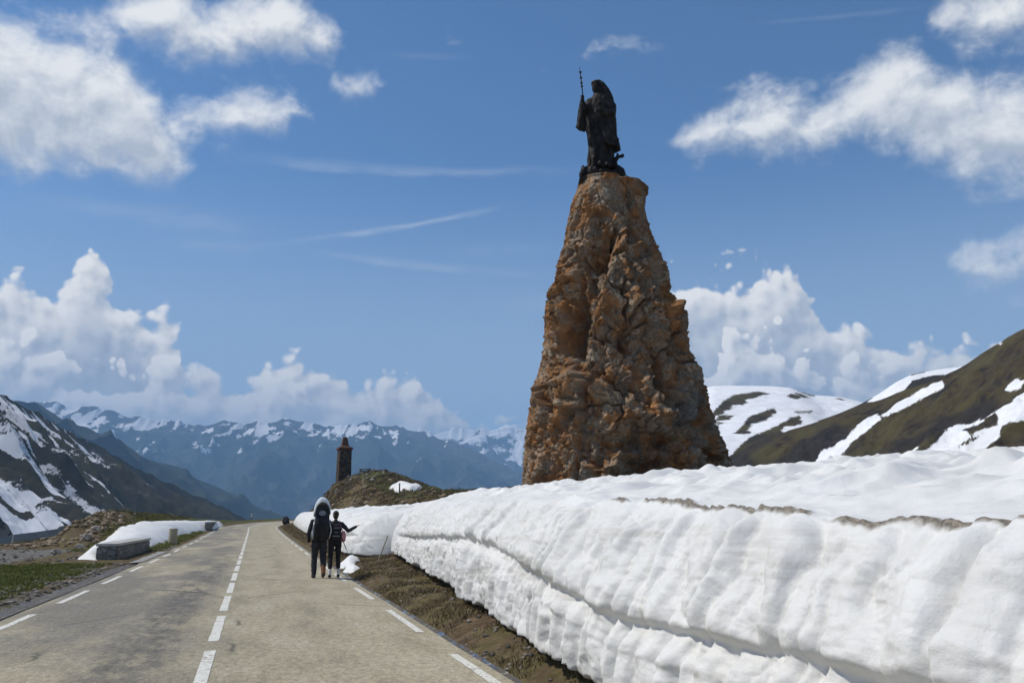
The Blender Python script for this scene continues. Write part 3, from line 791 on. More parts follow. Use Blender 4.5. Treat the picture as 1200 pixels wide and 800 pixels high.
A_dark = [[(838, 484), (848, 470), (862, 462), (888, 458), (904, 461), (886, 466), (866, 474), (852, 482)],
          [(834, 496), (846, 486), (862, 487), (858, 491)],
          [(919, 466), (928, 461), (944, 463), (936, 468)],
          [(855, 508), (868, 498), (878, 488), (896, 480), (908, 478), (905, 484), (890, 494), (880, 500), (872, 506)],
          [(932, 482), (952, 481), (950, 484)],
          [(862, 530), (880, 512), (906, 500), (922, 490), (937, 486), (935, 496), (918, 506), (926, 513), (944, 506), (950, 496), (966, 493), (985, 488), (1040, 470), (1040, 560), (840, 560)],
          [(903, 452), (914, 448), (925, 452), (914, 453)], [(930, 455), (945, 457), (952, 463), (940, 460)], [(980, 463), (1000, 463), (1000, 465), (985, 465)]]
hill('snowy_hill', [(700, 490), (780, 468), (820, 456), (836, 452), (880, 452), (905, 452.5), (925, 454), (950, 462), (985, 465), (1015, 472), (1060, 486), (1120, 505)],
     [(700, 520), (1120, 560)], (-0.25, -1), 330, 95, 1.0, (120, 60), 460, 260, M['right_hill'], lambda P, V: 5 * fbm(P * 0.012, 5, 101), 103,
     lambda sx, sy, P, V, rel, PX: patches(sx, sy, [], A_dark, 5.5, 7.0, P, 1.0, 0.05))
B_snow = [[(1014, 471), (1022, 463), (1048, 447), (1064, 440), (1090, 434), (1112, 431), (1135, 428), (1160, 420), (1160, 440), (1120, 446), (1104, 447), (1107, 439), (1090, 440), (1070, 446), (1060, 457), (1048, 463), (1030, 470)]]
hill('far_knoll', [(940, 500), (985, 484), (1008, 474), (1030, 462), (1050, 448), (1070, 438), (1100, 432.5), (1135, 428), (1200, 410), (1260, 400)], [(940, 430), (1260, 440)], (-0.55, -1), 240, 90, 1.0, (140, 60), 300, 170, M['right_hill'],
     lambda P, V: 4 * fbm(P * 0.014, 5, 111), 112, lambda sx, sy, P, V, rel, PX: patches(sx, sy, B_snow, [], 3.0, 3.0, P, -1.0, 0.05),
     lambda sx, sy, P, V, rel, PX: 0 * sx + 0.7)
C_snow = [[(1066, 535), (1076, 526), (1098, 516), (1112, 498), (1140, 489), (1165, 476), (1182, 470), (1215, 446), (1260, 420), (1290, 540), (1190, 545), (1120, 556), (1060, 556)],
          [(1038, 488), (1052, 475), (1075, 463), (1098, 453), (1104, 455), (1085, 465), (1062, 478), (1046, 487)],
          [(946, 545), (958, 531), (985, 516), (1008, 501), (1030, 490), (1036, 492), (1018, 507), (998, 519), (990, 531), (975, 545)],
          [(1176, 458), (1190, 452), (1199, 448), (1196, 454), (1182, 459)],
          [(1172, 404), (1182, 399), (1180, 403)]]
C_dark = [[(1130, 502), (1150, 494), (1166, 482), (1170, 487), (1170, 500), (1150, 503), (1136, 506)],
          [(1106, 540), (1112, 531), (1124, 526), (1118, 538)], [(1122, 522), (1136, 513), (1150, 509), (1140, 516)],
          [(1136, 538), (1158, 522), (1172, 512), (1172, 500), (1186, 494), (1230, 488), (1240, 560), (1170, 556), (1175, 545), (1190, 532), (1184, 527), (1160, 538)]]
hill('grassy_hillside', [(790, 560), (850, 536), (885, 520), (930, 504), (970, 491), (1006, 477), (1030, 470), (1060, 459), (1092, 446), (1130, 428), (1162, 408), (1200, 386), (1260, 350), (1340, 300), (1460, 240)],
     [(790, 330), (1000, 300), (1200, 235), (1460, 190)], (-0.72, -0.75), 210, 118, 0.95, (200, 60), 620, 380, M['right_hill'], lambda P, V: 3.4 * fbm(P * 0.02, 6, 121) + 3.6 * (ridged(P * np.array([0.035, 0.035, 0.01]), 5, 122) - 0.7) + 0.8 * fbm(P * 0.16, 4, 124), 123,
     lambda sx, sy, P, V, rel, PX: patches(sx, sy, C_snow, C_dark, 6.0, 11.0, P, -1.0, 0.06),
     lambda sx, sy, P, V, rel, PX: 0.95 * np.clip(fbm(P * np.array([0.03, 0.03, 0.05]), 5, 130) + 0.42, 0, 1) * sm(440, 510, sy) + 0.9 * sm(4, 16, sy - np.interp(sx, [1130, 1200], [470, 440])) * sm(1120, 1150, sx) * sm(1199, 1160, sx) * 0.4 + 0.6 * sm(940, 860, sx))
# ================================================================== ROCK PILLAR
def rock_fn(N, out):
    v = N.coord('Object')
    n1 = N.noise(v, 0.55, 5, 0.6); n2 = N.noise(v, 2.6, 6, 0.65); n3 = N.noise(v, 11, 6, 0.7); n4 = N.noise(v, 1.1, 5, 0.6, 0.4)
    vc = N.vor(N.mix(0.12, v, N.noise(v, 3, 3, out='Color')), 2.4, out='Color')
    sp_ = N.n.new('ShaderNodeSeparateColor'); N.put(sp_.inputs[0], vc)
    c = N.ramp(N.math('ADD', N.math('MULTIPLY', n2, 0.65), N.math('MULTIPLY', sp_.outputs[0], 0.14)), [(0.17, (0.10, 0.062, 0.034)), (0.36, (0.235, 0.118, 0.050)), (0.50, (0.37, 0.172, 0.064)), (0.66, (0.45, 0.285, 0.145))])
    grey = N.ramp(n3, [(0.3, (0.12, 0.096, 0.070)), (0.7, (0.37, 0.30, 0.215))])
    c = N.mix(N.ss(n4, 0.40, 0.56, 0, 0.78), c, grey)
    rust = N.ramp(n3, [(0.3, (0.17, 0.070, 0.022)), (0.7, (0.42, 0.195, 0.06))])
    c = N.mix(N.ss(N.math('ADD', n1, N.math('MULTIPLY', N.math('SUBTRACT', n2, 0.5), 0.5)), 0.54, 0.66, 0, 0.75), c, rust)
    pale = N.math('MULTIPLY', N.ss(sp_.outputs[1], 0.78, 0.92), N.ss(n3, 0.42, 0.6))
    c = N.mix(N.math('MULTIPLY', pale, 0.75), c, (0.46, 0.40, 0.30))
    lich = N.ss(N.noise(v, 6.5, 5, 0.7, 0.6), 0.64, 0.70)
    c = N.mix(N.math('MULTIPLY', lich, 0.7), c, (0.05, 0.043, 0.034))
    g = N.attr('grey')
    c = N.mix(N.ss(N.math('ADD', g, N.math('MULTIPLY', N.math('SUBTRACT', n2, 0.5), 1.2)), 0.4, 0.75, 0, 0.85), c, N.ramp(n3, [(0.3, (0.07, 0.065, 0.058)), (0.6, (0.20, 0.19, 0.165)), (0.8, (0.36, 0.35, 0.31))]))
    h = N.math('ADD', N.math('MULTIPLY', n3, 0.8), N.math('MULTIPLY', N.noise(v, 5.0, 6, 0.7, 0.8, typ='RIDGED_MULTIFRACTAL'), 0.12))
    out(c, 0.95, N.bump(h, 0.11, 1.0), None, 0.12)
M['rock'] = material('lichened_orange_rock', rock_fn)

PY = 32.0
rows = [203, 206, 215, 228, 245, 255, 270, 290, 305, 315, 330, 350, 372, 385, 400, 420, 440, 460, 480, 500, 520, 540, 558, 600]
lefts = [679, 678, 675, 671, 668, 667, 663, 660, 655, 652, 650, 641, 637, 638, 637, 634, 629, 622, 619, 616, 614, 613, 612, 610]
rights = [730, 732, 756, 757, 756, 757, 761, 768, 775, 779, 784, 787, 805, 807, 806, 809, 820, 829, 832, 840, 848, 856, 862, 876]
NZ, NT_ = 620, 560
zr_ = at(np.full(len(rows), 700.0), np.array(rows, float), PY)[:, 2]
pyr = np.linspace(203, 600, NZ)
zz = at(np.full(NZ, 700.0), pyr, PY)[:, 2]
xl = at(np.interp(pyr, rows, lefts), pyr, PY)[:, 0]; xr = at(np.interp(pyr, rows, rights), pyr, PY)[:, 0]
zz = zz - 0.40 * sm(13.6, 15.6, zz)
cxp = (xl + xr) / 2; rxp = (xr - xl) / 2
bx, by = float(at(737, 555, PY)[0]), PY
TH, ZZ = np.meshgrid(np.linspace(0, 2 * math.pi, NT_, endpoint=False), zz, indexing='xy')
RX = rxp[:, None]; CX = cxp[:, None]
RYp = np.clip(RX * 0.86, 0.9, None) + 0.15
def box_r(th, p=3.0): return (np.abs(np.cos(th)) ** p + np.abs(np.sin(th)) ** p) ** (-1 / p)
rr = box_r(TH, 2.5)
X0 = CX + RX * np.cos(TH) * rr ** 0.6; Y0 = PY + RYp * np.sin(TH) * rr
Pp = v3(X0, Y0, ZZ)
Q = Pp + 0.35 * np.stack([fbm(Pp * 0.9 + k * 9, 3, 200 + k) for k in range(3)], -1)
a1, a2, ai, ao = worley(Q * np.array([0.80, 0.80, 0.46]), 210, True)
b1, b2, bi, bo_ = worley(Q * np.array([2.0, 2.0, 1.4]), 220, True)
e1, e2, ei, eo = worley(Q * np.array([4.8, 4.8, 4.0]), 230, True)
edgeA = np.clip(a2 - a1, 0, 0.45); edgeB = np.clip(b2 - b1, 0, 0.4); edgeE = np.clip(e2 - e1, 0, 0.35)
def facet(idv, off):                  # every block gets its own tilted broken face
    a_, b_ = idv * 46.3, idv * 91.7
    return (np.cos(a_) * np.cos(b_)) * off[..., 0] + (np.sin(a_) * np.cos(b_)) * off[..., 1] + np.sin(b_) * off[..., 2] * 0.9
disp = 0.50 * (ai - 0.5) * sm(0.0, 0.10, edgeA) - 0.20 * np.exp(-edgeA / 0.05) + 0.62 * facet(ai, ao) * sm(0.0, 0.08, edgeA)
disp += 0.13 * (bi - 0.5) * sm(0, 0.08, edgeB) - 0.07 * np.exp(-edgeB / 0.045) + 0.26 * facet(bi, bo_) * sm(0.0, 0.07, edgeB) + 0.05 * (ei - 0.5) * sm(0, 0.08, edgeE) + 0.09 * facet(ei, eo)
disp += 0.20 * (ridged(Pp * np.array([0.9, 0.9, 0.30]) + 0.3 * fbm(Pp * 0.8, 2, 260)[..., None], 3, 262) - 0.75)
disp += 0.07 * (ridged(Pp * 2.6 + 0.2 * fbm(Pp * 2, 2, 264)[..., None], 4, 266, 0.6) - 0.7)
disp += 0.26 * fbm(Pp * np.array([0.9, 0.9, 0.45]), 5, 240) + 0.07 * fbm(Pp * 5, 4, 241)
size = np.clip((16.2 - ZZ) / 5.0, 0.30, 1.0)
disp = disp * size
PXs, PYs = proj(Pp)
front = (np.sin(TH) < 0.25)
def dent(px, py, wx, wy, depth, rot=0.0):
    c_, s_ = math.cos(rot), math.sin(rot)
    dx, dy = PXs - px, PYs - py
    u_, v_ = dx * c_ + dy * s_, -dx * s_ + dy * c_
    return -1.3 * depth * np.exp(-((u_ / wx) ** 2 + (v_ / wy) ** 2) ** 1.3) * front
for a in [(670, 388, 14, 38, 1.5, 0.18), (660, 402, 9, 12, 0.5), (741, 232, 4.5, 14, 0.6, -0.1), (742, 275, 7, 12, 0.40), (724, 278, 3, 13, 0.35), (697, 262, 8, 14, 0.25), (783, 452, 7, 22, 0.8, -0.15), (826, 500, 9, 26, 0.45, -0.2),
          (775, 425, 6, 30, 0.45), (800, 520, 20, 9, 0.5), (745, 520, 40, 7, 0.45, 0.05), (770, 545, 30, 8, 0.4), (700, 330, 6, 22, 0.3), (640, 500, 5, 30, 0.35), (690, 470, 5, 26, 0.25, 0.2), (760, 340, 6, 18, 0.4), (720, 400, 22, 5, 0.2, 0.3), (655, 350, 6, 16, 0.35, 0.1)]:
    disp = disp + dent(*a)
disp = disp + 0.35 * np.exp(-((PXs - 745) / 6) ** 2 - ((PYs - 228) / 12) ** 2) * front + 0.25 * np.exp(-((PXs - 735) / 5) ** 2 - ((PYs - 285) / 10) ** 2) * front + 0.45 * np.exp(-((PXs - 728) / 16) ** 2 - ((PYs - 546) / 8) ** 2) * front
topk = sm(15.6, 14.9, ZZ)
X0 += np.cos(TH) * disp * (0.15 + 0.85 * topk) * (1 - 0.45 * np.abs(np.cos(TH)) ** 6); Y0 += np.sin(TH) * disp * (0.15 + 0.85 * topk)
def smooth_rows(a, k=41): return np.convolve(np.pad(a, k // 2, mode='edge'), np.hanning(k + 2)[1:-1] / np.hanning(k + 2)[1:-1].sum(), mode='valid')
Z0 = ZZ + 0.10 * fbm(Pp * 1.6, 4, 250) * topk
tl_px, tr_px = np.interp(pyr, rows, lefts), np.interp(pyr, rows, rights)
for _ in range(3):                    # keep the worn outline: hips, waist and shoulders of the rock
    qx, qy = proj(v3(X0, Y0, Z0))
    lo_, hi_ = smooth_rows(qx.min(axis=1), 23), smooth_rows(qx.max(axis=1), 23)
    k_ = (tr_px - tl_px) / (hi_ - lo_)
    mpx = (X0.max(axis=1) - X0.min(axis=1)) / (qx.max(axis=1) - qx.min(axis=1))
    mid_ = smooth_rows((X0.max(axis=1) + X0.min(axis=1)) / 2, 23)
    X0 = mid_[:, None] + (X0 - mid_[:, None]) * k_[:, None] + (((tl_px + tr_px) - (lo_ + hi_)) / 2 * mpx)[:, None]
    Y0 = PY + (Y0 - PY) * (0.4 + 0.6 * k_[:, None])
cap = []
for k in np.linspace(0.9, 0.02, 14):
    c0_ = np.array([cxp[0], PY])
    cap.append(np.stack([c0_[0] + (X0[0] - c0_[0]) * k, c0_[1] + (Y0[0] - c0_[1]) * k, Z0[0] * k + Z0[0].mean() * (1 - k) + 0.05 * pn(v3(X0[0] * k * 3, Y0[0] * k * 3, 0), 3)], -1))
PP = np.concatenate([np.array(cap[::-1]), v3(X0, Y0, Z0)], 0)
PP[..., 0] -= bx; PP[..., 1] -= by
me = grid_mesh('rock_pillar', PP, wrap=True, flip=True)
gg = np.zeros(PP.shape[:2])
gg[14:] = 0.9 * np.exp(-((PXs - 812) / 22) ** 2 - ((PYs - 478) / 32) ** 2) + 0.6 * np.exp(-((PXs - 682) / 12) ** 2 - ((PYs - 395) / 40) ** 2) + 0.35 * sm(540, 560, PYs)
attr(me, 'grey', gg)
tag(link('rock_pillar', me, M['rock'], loc=(bx, by, 0)), 'tall tapering pillar of craggy orange-brown rock standing behind the snow bank', 'rock pillar')

# ================================================================== STATUE
def bronze_fn(N, out):
    v = N.coord('Object'); n = N.noise(v, 3.5, 5, 0.6); n2 = N.noise(v, 18, 4, 0.6)
    c = N.ramp(n, [(0.3, (0.008, 0.007, 0.007)), (0.55, (0.020, 0.016, 0.013)), (0.75, (0.065, 0.050, 0.036))])
    out(c, N.lin(n2, 0.3, 0.7, 0.5, 0.75), N.bump(n2, 0.015), 0.0, 0.14)
M['bronze'] = material('dark_weathered_bronze', bronze_fn)
sbx, sby, sbz = float(at(705, 205, PY)[0]), PY, float(at(705, 205.5, PY)[2])
def sl(cx_, cy_):                  # position on the statue, from the enlarged view of the photograph
    p = at(640 + cx_ / 5.517, 70 + cy_ / 5.517, PY); return float(p[0]) - sbx, float(p[2]) - sbz
U = 0.0366 / 5.517
def ring(cx_, cy_, hw, hd, fold=0.0, nf=0, ph=0.0, dy=0.0, tilt=0.0, n=72):
    x, z = sl(cx_, cy_); o = []
    for k in range(n):
        a = 2 * math.pi * k / n
        f = 1 + fold * (abs(math.sin(nf * a * 0.5 + ph)) - 0.5) + fold * 0.6 * math.sin(nf * 0.62 * a + ph * 2)
        o.append((x + hw * U * f * math.cos(a), dy + hd * U * f * math.sin(a), z + tilt * hw * U * math.cos(a)))
    return o
st_root = empty('statue', (sbx, sby, sbz - 0.06 - 0.40)); st_root.scale = (1.03, 1.03, 1.07)
tag(st_root, 'dark bronze statue of a robed man with a tall staff, atop the rock pillar', 'statue')
mb = MB()
mb.loft([ring(348, 668, 74, 62, 0.16, 13), ring(350, 630, 76, 62, 0.17, 13), ring(352, 585, 74, 60, 0.15, 13, 0.15), ring(356, 540, 72, 58, 0.12, 13, 0.2), ring(358, 500, 70, 56, 0.06, 13), ring(350, 420, 66, 52)])
mb.loft([ring(377, 532, 92, 70, 0.15, 15, 0.4, 0.02, -0.12), ring(374, 515, 92, 70, 0.14, 15, 0.4, 0.02, -0.08), ring(362, 470, 86, 66, 0.11, 15, 0.5), ring(350, 430, 86, 64, 0.09, 15, 0.6), ring(352, 380, 90, 64, 0.06, 13, 0.6), ring(352, 330, 94, 64, 0.04, 11), ring(352, 285, 94, 62, 0.03, 9), ring(350, 255, 84, 56), ring(350, 232, 60, 46), ring(342, 210, 36, 34), ring(335, 190, 28, 30)])
# cloak and hood down the back
mb.loft([ring(418, 520, 44, 44, 0.18, 9, 0.2, 0.10), ring(412, 460, 40, 46, 0.14, 9, 0.3, 0.10), ring(408, 400, 40, 50, 0.08, 9, 0.3, 0.08), ring(412, 360, 36, 50, 0.05, 9, 0, 0.06), ring(402, 290, 42, 52, 0.04, 7, 0, 0.05), ring(392, 230, 40, 46, 0.02, 7, 0, 0.04), ring(376, 180, 32, 40, 0, 7, 0, 0.03), ring(352, 146, 28, 34, 0, 7, 0, 0.02), ring(338, 128, 16, 22)])
hx, hz = sl(326, 168)
mb.ball((hx, -0.03, hz), (0.20, 0.23, 0.29), 3)                       # head
mb.ball((hx - 0.02, -0.02, hz + 0.16), (0.21, 0.24, 0.14), 3)         # hood rim over the brow
mb.ball((hx - 0.13, -0.20, hz - 0.03), (0.045, 0.06, 0.07), 2)        # nose
mb.ball((hx - 0.08, -0.16, hz - 0.17), (0.10, 0.09, 0.11), 2)         # beard
for k in (-0.16, -0.03): mb.ball((hx + k, -0.22, hz + 0.03), 0.03, 1)
mb.ball((hx - 0.09, -0.225, hz - 0.105), (0.05, 0.02, 0.016), 2)
def pt(cx_, cy_, y, r): x, z = sl(cx_, cy_); return (x, y, z, r * U)
mb.chain([pt(288, 268, -0.05, 36), pt(262, 315, -0.20, 30), pt(240, 318, -0.34, 24), pt(232, 275, -0.40, 15)])      # arm that grips the staff
mb.loft([ring(230, 285, 14, 14, 0, 5, 0, -0.38), ring(228, 320, 20, 18, 0.05, 5, 0, -0.36), ring(226, 370, 22, 17, 0.1, 5, 0, -0.34), ring(224, 410, 26, 17, 0.14, 7, 0, -0.33), ring(222, 436, 29, 18, 0.16, 7, 0, -0.33, -0.35), ring(222, 444, 24, 14, 0.16, 7, 0, -0.33, -0.4)])
mb.chain([pt(418, 285, -0.02, 34), pt(415, 345, -0.28, 28), pt(372, 352, -0.46, 22), pt(340, 335, -0.52, 14)])      # arm laid across the chest
for k in range(4): mb.chain([pt(336 - 2 * k, 326 + k * 8, -0.55, 5), pt(318 - k, 330 + k * 8, -0.545, 4.5), pt(306 + k, 338 + k * 7, -0.52, 3.6)], 8, 1)
mb.chain([pt(338, 322, -0.56, 5), pt(330, 312, -0.57, 4)], 8, 1)
for k in range(4): mb.chain([pt(222 + k, 250 + k * 8, -0.44, 5), pt(232, 249 + k * 8, -0.475, 4.8), pt(241, 251 + k * 8, -0.44, 4)], 8, 1)
mb.chain([pt(224, 262, -0.40, 5), pt(236, 244, -0.42, 4.5)], 8, 1)
mb.ball((*sl(340, 655)[:1], -0.42, sl(340, 655)[1]), (0.10, 0.20, 0.09), 2); mb.ball((*sl(385, 660)[:1], -0.40, sl(385, 660)[1]), (0.10, 0.20, 0.09), 2)
# the fallen creature under his feet, its tail and the rocks
mb.chain([pt(432, 640, 0.0, 26), pt(440, 612, 0.0, 15), pt(455, 588, -0.02, 12), pt(474, 582, -0.02, 10), pt(492, 579, -0.02, 7)])
mb.chain([pt(455, 590, -0.02, 9), pt(458, 566, 0.0, 6)])
mb.ball((sl(462, 694)[0], 0.02, sl(462, 694)[1]), (0.28, 0.42, 0.33), 3)
mb.ball((sl(250, 690)[0], -0.08, sl(250, 690)[1]), (0.20, 0.33, 0.26), 3); mb.ball((sl(300, 690)[0], -0.30, sl(300, 690)[1]), (0.28, 0.22, 0.20), 3)
mb.ball((sl(236, 668)[0], -0.1, sl(236, 668)[1]), (0.09, 0.12, 0.16), 2); mb.ball((sl(270, 655)[0], -0.05, sl(270, 655)[1]), (0.13, 0.16, 0.14), 2)
mb.ball((sl(360, 700)[0], -0.1, sl(360, 700)[1]), (0.55, 0.40, 0.22), 3)
me = remeshed('body', mb.mesh('m'), 0.026, 3, 0.4)
P_ = co(me); n_ = nrm(me)
fold = ridged(P_ * np.array([4.5, 4.5, 0.8]), 3, 301) - 0.6
low_ = sm(3.0, 2.4, P_[:, 2])
set_co(me, P_ + n_ * (0.045 * fold * low_ + 0.018 * fbm(P_ * 7, 3, 302))[:, None])
link('body', me, M['bronze'], st_root, (0, 0, 0.06))
mb = MB()
pts = [pt(283, 660, -0.36, 3.6), pt(270, 540, -0.41, 3.6), pt(258, 430, -0.45, 3.6), pt(236, 262, -0.46, 3.6), pt(222, 140, -0.45, 3.2), pt(214, 78, -0.44, 1.4)]
mb.chain(pts, 10, 1)
for cy_ in (108, 142, 172, 192): mb.ball(pt(213 + (cy_ - 52) * 0.11, cy_, -0.447, 0)[:3], (0.055, 0.055, 0.05), 2)
mb.build('staff', M['bronze'], st_root, True, (0, 0, 0.06))
mb = MB()
xa, za = sl(212, 752); xb, _ = sl(508, 752)
mb.box(((xa + xb) / 2, -0.02, za + 0.04), (xb - xa, 1.35, 0.18), bevel=0.03)
mb.build('plinth', M['bronze'], st_root, False, (0, 0, 0.06))
# ================================================================== SMALL THINGS OF THE PLACE
def stone_fn(c0, c1, mortar, sx=1.0, sc=5.0):
    def fn(N, out):
        v = N.coord('Object'); n = N.noise(v, 9, 5, 0.65); n2 = N.noise(v, 1.6, 4, 0.6)
        q = N.mapping(N.mix(0.08, v, N.noise(v, 4, 3, out='Color')), (1, 1, 1.5))
        e = N.vor(q, sc, 'DISTANCE_TO_EDGE'); cc = N.vor(q, sc, out='Color')
        s_ = N.n.new('ShaderNodeSeparateColor'); N.put(s_.inputs[0], cc)
        c = N.mix(N.math('ADD', N.math('MULTIPLY', s_.outputs[0], 0.7), N.math('MULTIPLY', n, 0.3)), c0, c1)
        c = N.mix(N.ss(e, 0.06, 0.02), c, mortar)
        c = N.mix(N.ss(n2, 0.5, 0.7, 0, 0.5), c, tuple(x * 0.45 for x in c0))
        out(c, 0.95, N.bump(N.math('ADD', N.ss(e, 0.0, 0.09), N.math('MULTIPLY', n, 0.5)), 0.05, 1.0), None, 0.15)
    return fn
M['rubble'] = material('grey_rubble_masonry', stone_fn((0.13, 0.125, 0.112), (0.33, 0.315, 0.285), (0.19, 0.18, 0.16), sc=4.0))
M['tower_stone'] = material('red_brown_rubble_masonry', stone_fn((0.040, 0.030, 0.022), (0.14, 0.098, 0.068), (0.035, 0.030, 0.025), sc=2.4))
M['coping'] = plain('pale_stone_coping', (0.42, 0.40, 0.36), 0.9, 0.3, 5, bump=0.01)
M['beige'] = plain('beige_stone', (0.34, 0.29, 0.20), 0.9, 0.22, 7, bump=0.008)
M['red_roof'] = plain('rust_red_roof', (0.105, 0.055, 0.036), 0.8, 0.35, 6, bump=0.02)
M['steel'] = plain('galvanised_steel', (0.34, 0.35, 0.36), 0.45, 0.2, 6, metal=0.7)
M['white_plastic'] = plain('white_plastic', (0.72, 0.72, 0.70), 0.5, 0.08, 8)
M['black_plastic'] = plain('black_plastic', (0.02, 0.02, 0.02), 0.5, 0.2, 8)
M['red_refl'] = plain('red_reflector', (0.5, 0.04, 0.02), 0.3, 0.1, 8)
M['dark_wood'] = plain('dark_weathered_wood', (0.06, 0.045, 0.035), 0.9, 0.35, 10, bump=0.01)
M['grey_wood'] = plain('grey_weathered_wood', (0.28, 0.24, 0.18), 0.9, 0.3, 10, bump=0.01)
M['pylon'] = plain('grey_green_lattice_steel', (0.075, 0.09, 0.09), 0.6, 0.2, 2, metal=0.2)
def boulder_fn(N, out):
    v = N.coord('Object'); n = N.noise(v, 2.4, 6, 0.65); n2 = N.noise(v, 9, 5, 0.65)
    c = N.ramp(n, [(0.3, (0.045, 0.034, 0.026)), (0.5, (0.12, 0.088, 0.062)), (0.7, (0.24, 0.19, 0.145))])
    out(c, 0.95, N.bump(n2, 0.05, 1.0), None, 0.15)
M['boulder'] = material('brown_boulder', boulder_fn)
M['dark_rock'] = plain('dark_wet_rock', (0.025, 0.023, 0.022), 0.8, 0.4, 4, bump=0.03)
M['pale_boulder'] = plain('pale_boulder', (0.36, 0.31, 0.25), 0.95, 0.4, 4, bump=0.03)

def world(s, t, dz=0.0):
    x, y = st2xy(s, t); return float(x), float(y), float(gz(s, t)) + dz
def on_ground(px, py):
    s, t = cast(px, py); return world(s, t)

# ---- stone tower on the knoll
tx, ty = float(at(402.5, 557, 94)[0]), 94.0
ts, tt = xy2st(tx, ty)
tz = float(at(402.5, 558.5, 94)[2])
gzt = float(gz(ts, tt))
tw = empty('stone_tower', (tx, ty, tz), R(24))
tag(tw, 'small square stone tower with a red pointed roof standing on the knoll', 'tower')
def frustum(mb, x0, x1, z0, z1): mb.loft([[(-x0, -x0, z0), (x0, -x0, z0), (x0, x0, z0), (-x0, x0, z0)], [(-x1, -x1, z1), (x1, -x1, z1), (x1, x1, z1), (-x1, x1, z1)]])
h_body = float(at(402.5, 527, 94)[2]) - tz; h_cor = float(at(402.5, 524.5, 94)[2]) - tz; h_top = float(at(402.5, 512, 94)[2]) - tz
mb = MB(); frustum(mb, 0.73, 0.68, min(-0.4, gzt - tz - 0.3), h_body); 
me = mb.mesh('wall'); link('wall', me, M['tower_stone'], tw)
mb = MB(); mb.box((0, -0.70, h_body * 0.55), (0.34, 0.10, 0.55), bevel=0.02); mb.build('niche_shade', M['black_plastic'], tw)  # solid dark block, the shade of a recess put in as colour
mb = MB(); mb.box((0, 0, (h_body + h_cor) / 2 + 0.003), (1.62, 1.62, h_cor - h_body), bevel=0.03); cor = mb.build('cornice', M['coping'], tw)
M['cornice'] = plain('rusty_stone_slab', (0.12, 0.045, 0.03), 0.9, 0.3, 5); cor.data.materials[0] = M['cornice']
mb = MB(); frustum(mb, 0.74, 0.42, h_cor + 0.004, h_cor + 0.20); frustum(mb, 0.40, 0.22, h_cor + 0.202, h_top); rf = mb.build('roof', M['red_roof'], tw)
mb = MB(); mb.tube((0, 0, h_top - 0.03), (0, 0, h_top + 0.85), 0.025, 0.02, 8); mb.box((0, 0, h_top + 0.60), (0.32, 0.035, 0.035)); mb.build('cross', M['dark_wood'], rf)

# ---- bench table and little post beside the tower
p = at(427, 555.5, 92); s_, t_ = xy2st(p[0], p[1]); bz_ = max(float(gz(s_, t_)), p[2] - 0.25)
bn = empty('picnic_table', (p[0], p[1], bz_), R(12)); tag(bn, 'tiny grey picnic table on the crest of the knoll, right of the stone tower', 'picnic table')
MB().box((0, 0, 0.62), (1.25, 0.75, 0.07)).build('table_top', M['grey_wood'], bn)
for y_ in (-0.62, 0.62): MB().box((0, y_, 0.40), (1.25, 0.24, 0.05)).build('seat', M['grey_wood'], bn)
for x_ in (-0.45, 0.45):
    MB().box((x_, -0.22, 0.28), (0.09, 0.09, 0.66), Matrix.Rotation(R(-22), 4, 'X')).box((x_ + 0.095, 0.22, 0.28), (0.09, 0.09, 0.66), Matrix.Rotation(R(22), 4, 'X')).build('leg', M['grey_wood'], bn)
p = at(432.5, 556, 93); s_, t_ = xy2st(p[0], p[1])
po = empty('signpost', (p[0], p[1], float(gz(s_, t_)) - 0.1)); tag(po, 'short dark signpost beside the picnic table on the knoll', 'signpost')
hh = max(0.8, float(at(432.5, 550, 93)[2]) - float(gz(s_, t_)) + 0.1)
MB().tube((0, 0, 0), (0, 0, hh), 0.06, 0.05, 8).build('post', M['dark_wood'], po)
MB().box((0.0, -0.075, hh - 0.18), (0.42, 0.04, 0.22)).build('board', M['dark_wood'], po)

# ---- dark snow pole standing in the ridge's snow patch
s_, t_ = cast(468, 578.5); x_, y_, z_ = world(s_, t_, -0.2)
hp = float(at(468, 566.5, y_)[2]) - z_
pole = empty('snow_pole', (x_, y_, z_)); tag(pole, 'short dark pole standing in front of the ridge snow patch', 'pole')
MB().tube((0, 0, 0), (0, 0, hp), 0.065, 0.055, 10).build('pole', M['dark_wood'], pole)
MB().tube((0, 0, hp), (0, 0, hp + 0.05), 0.07, 0.04, 10).build('cap', M['black_plastic'], pole)

# ---- leaning stake between the two snow banks
s_, t_ = 26.6, 3.95; x_, y_, z_ = world(s_, t_, -0.05)
st = empty('marker_stake', (x_, y_, z_)); tag(st, 'thin pale wooden stake leaning in the gap between the two snow banks', 'stake')
MB().tube((-0.12, 0, 0), (0.16, 0.1, 0.85), 0.022, 0.018, 8).build('stake', M['grey_wood'], st)

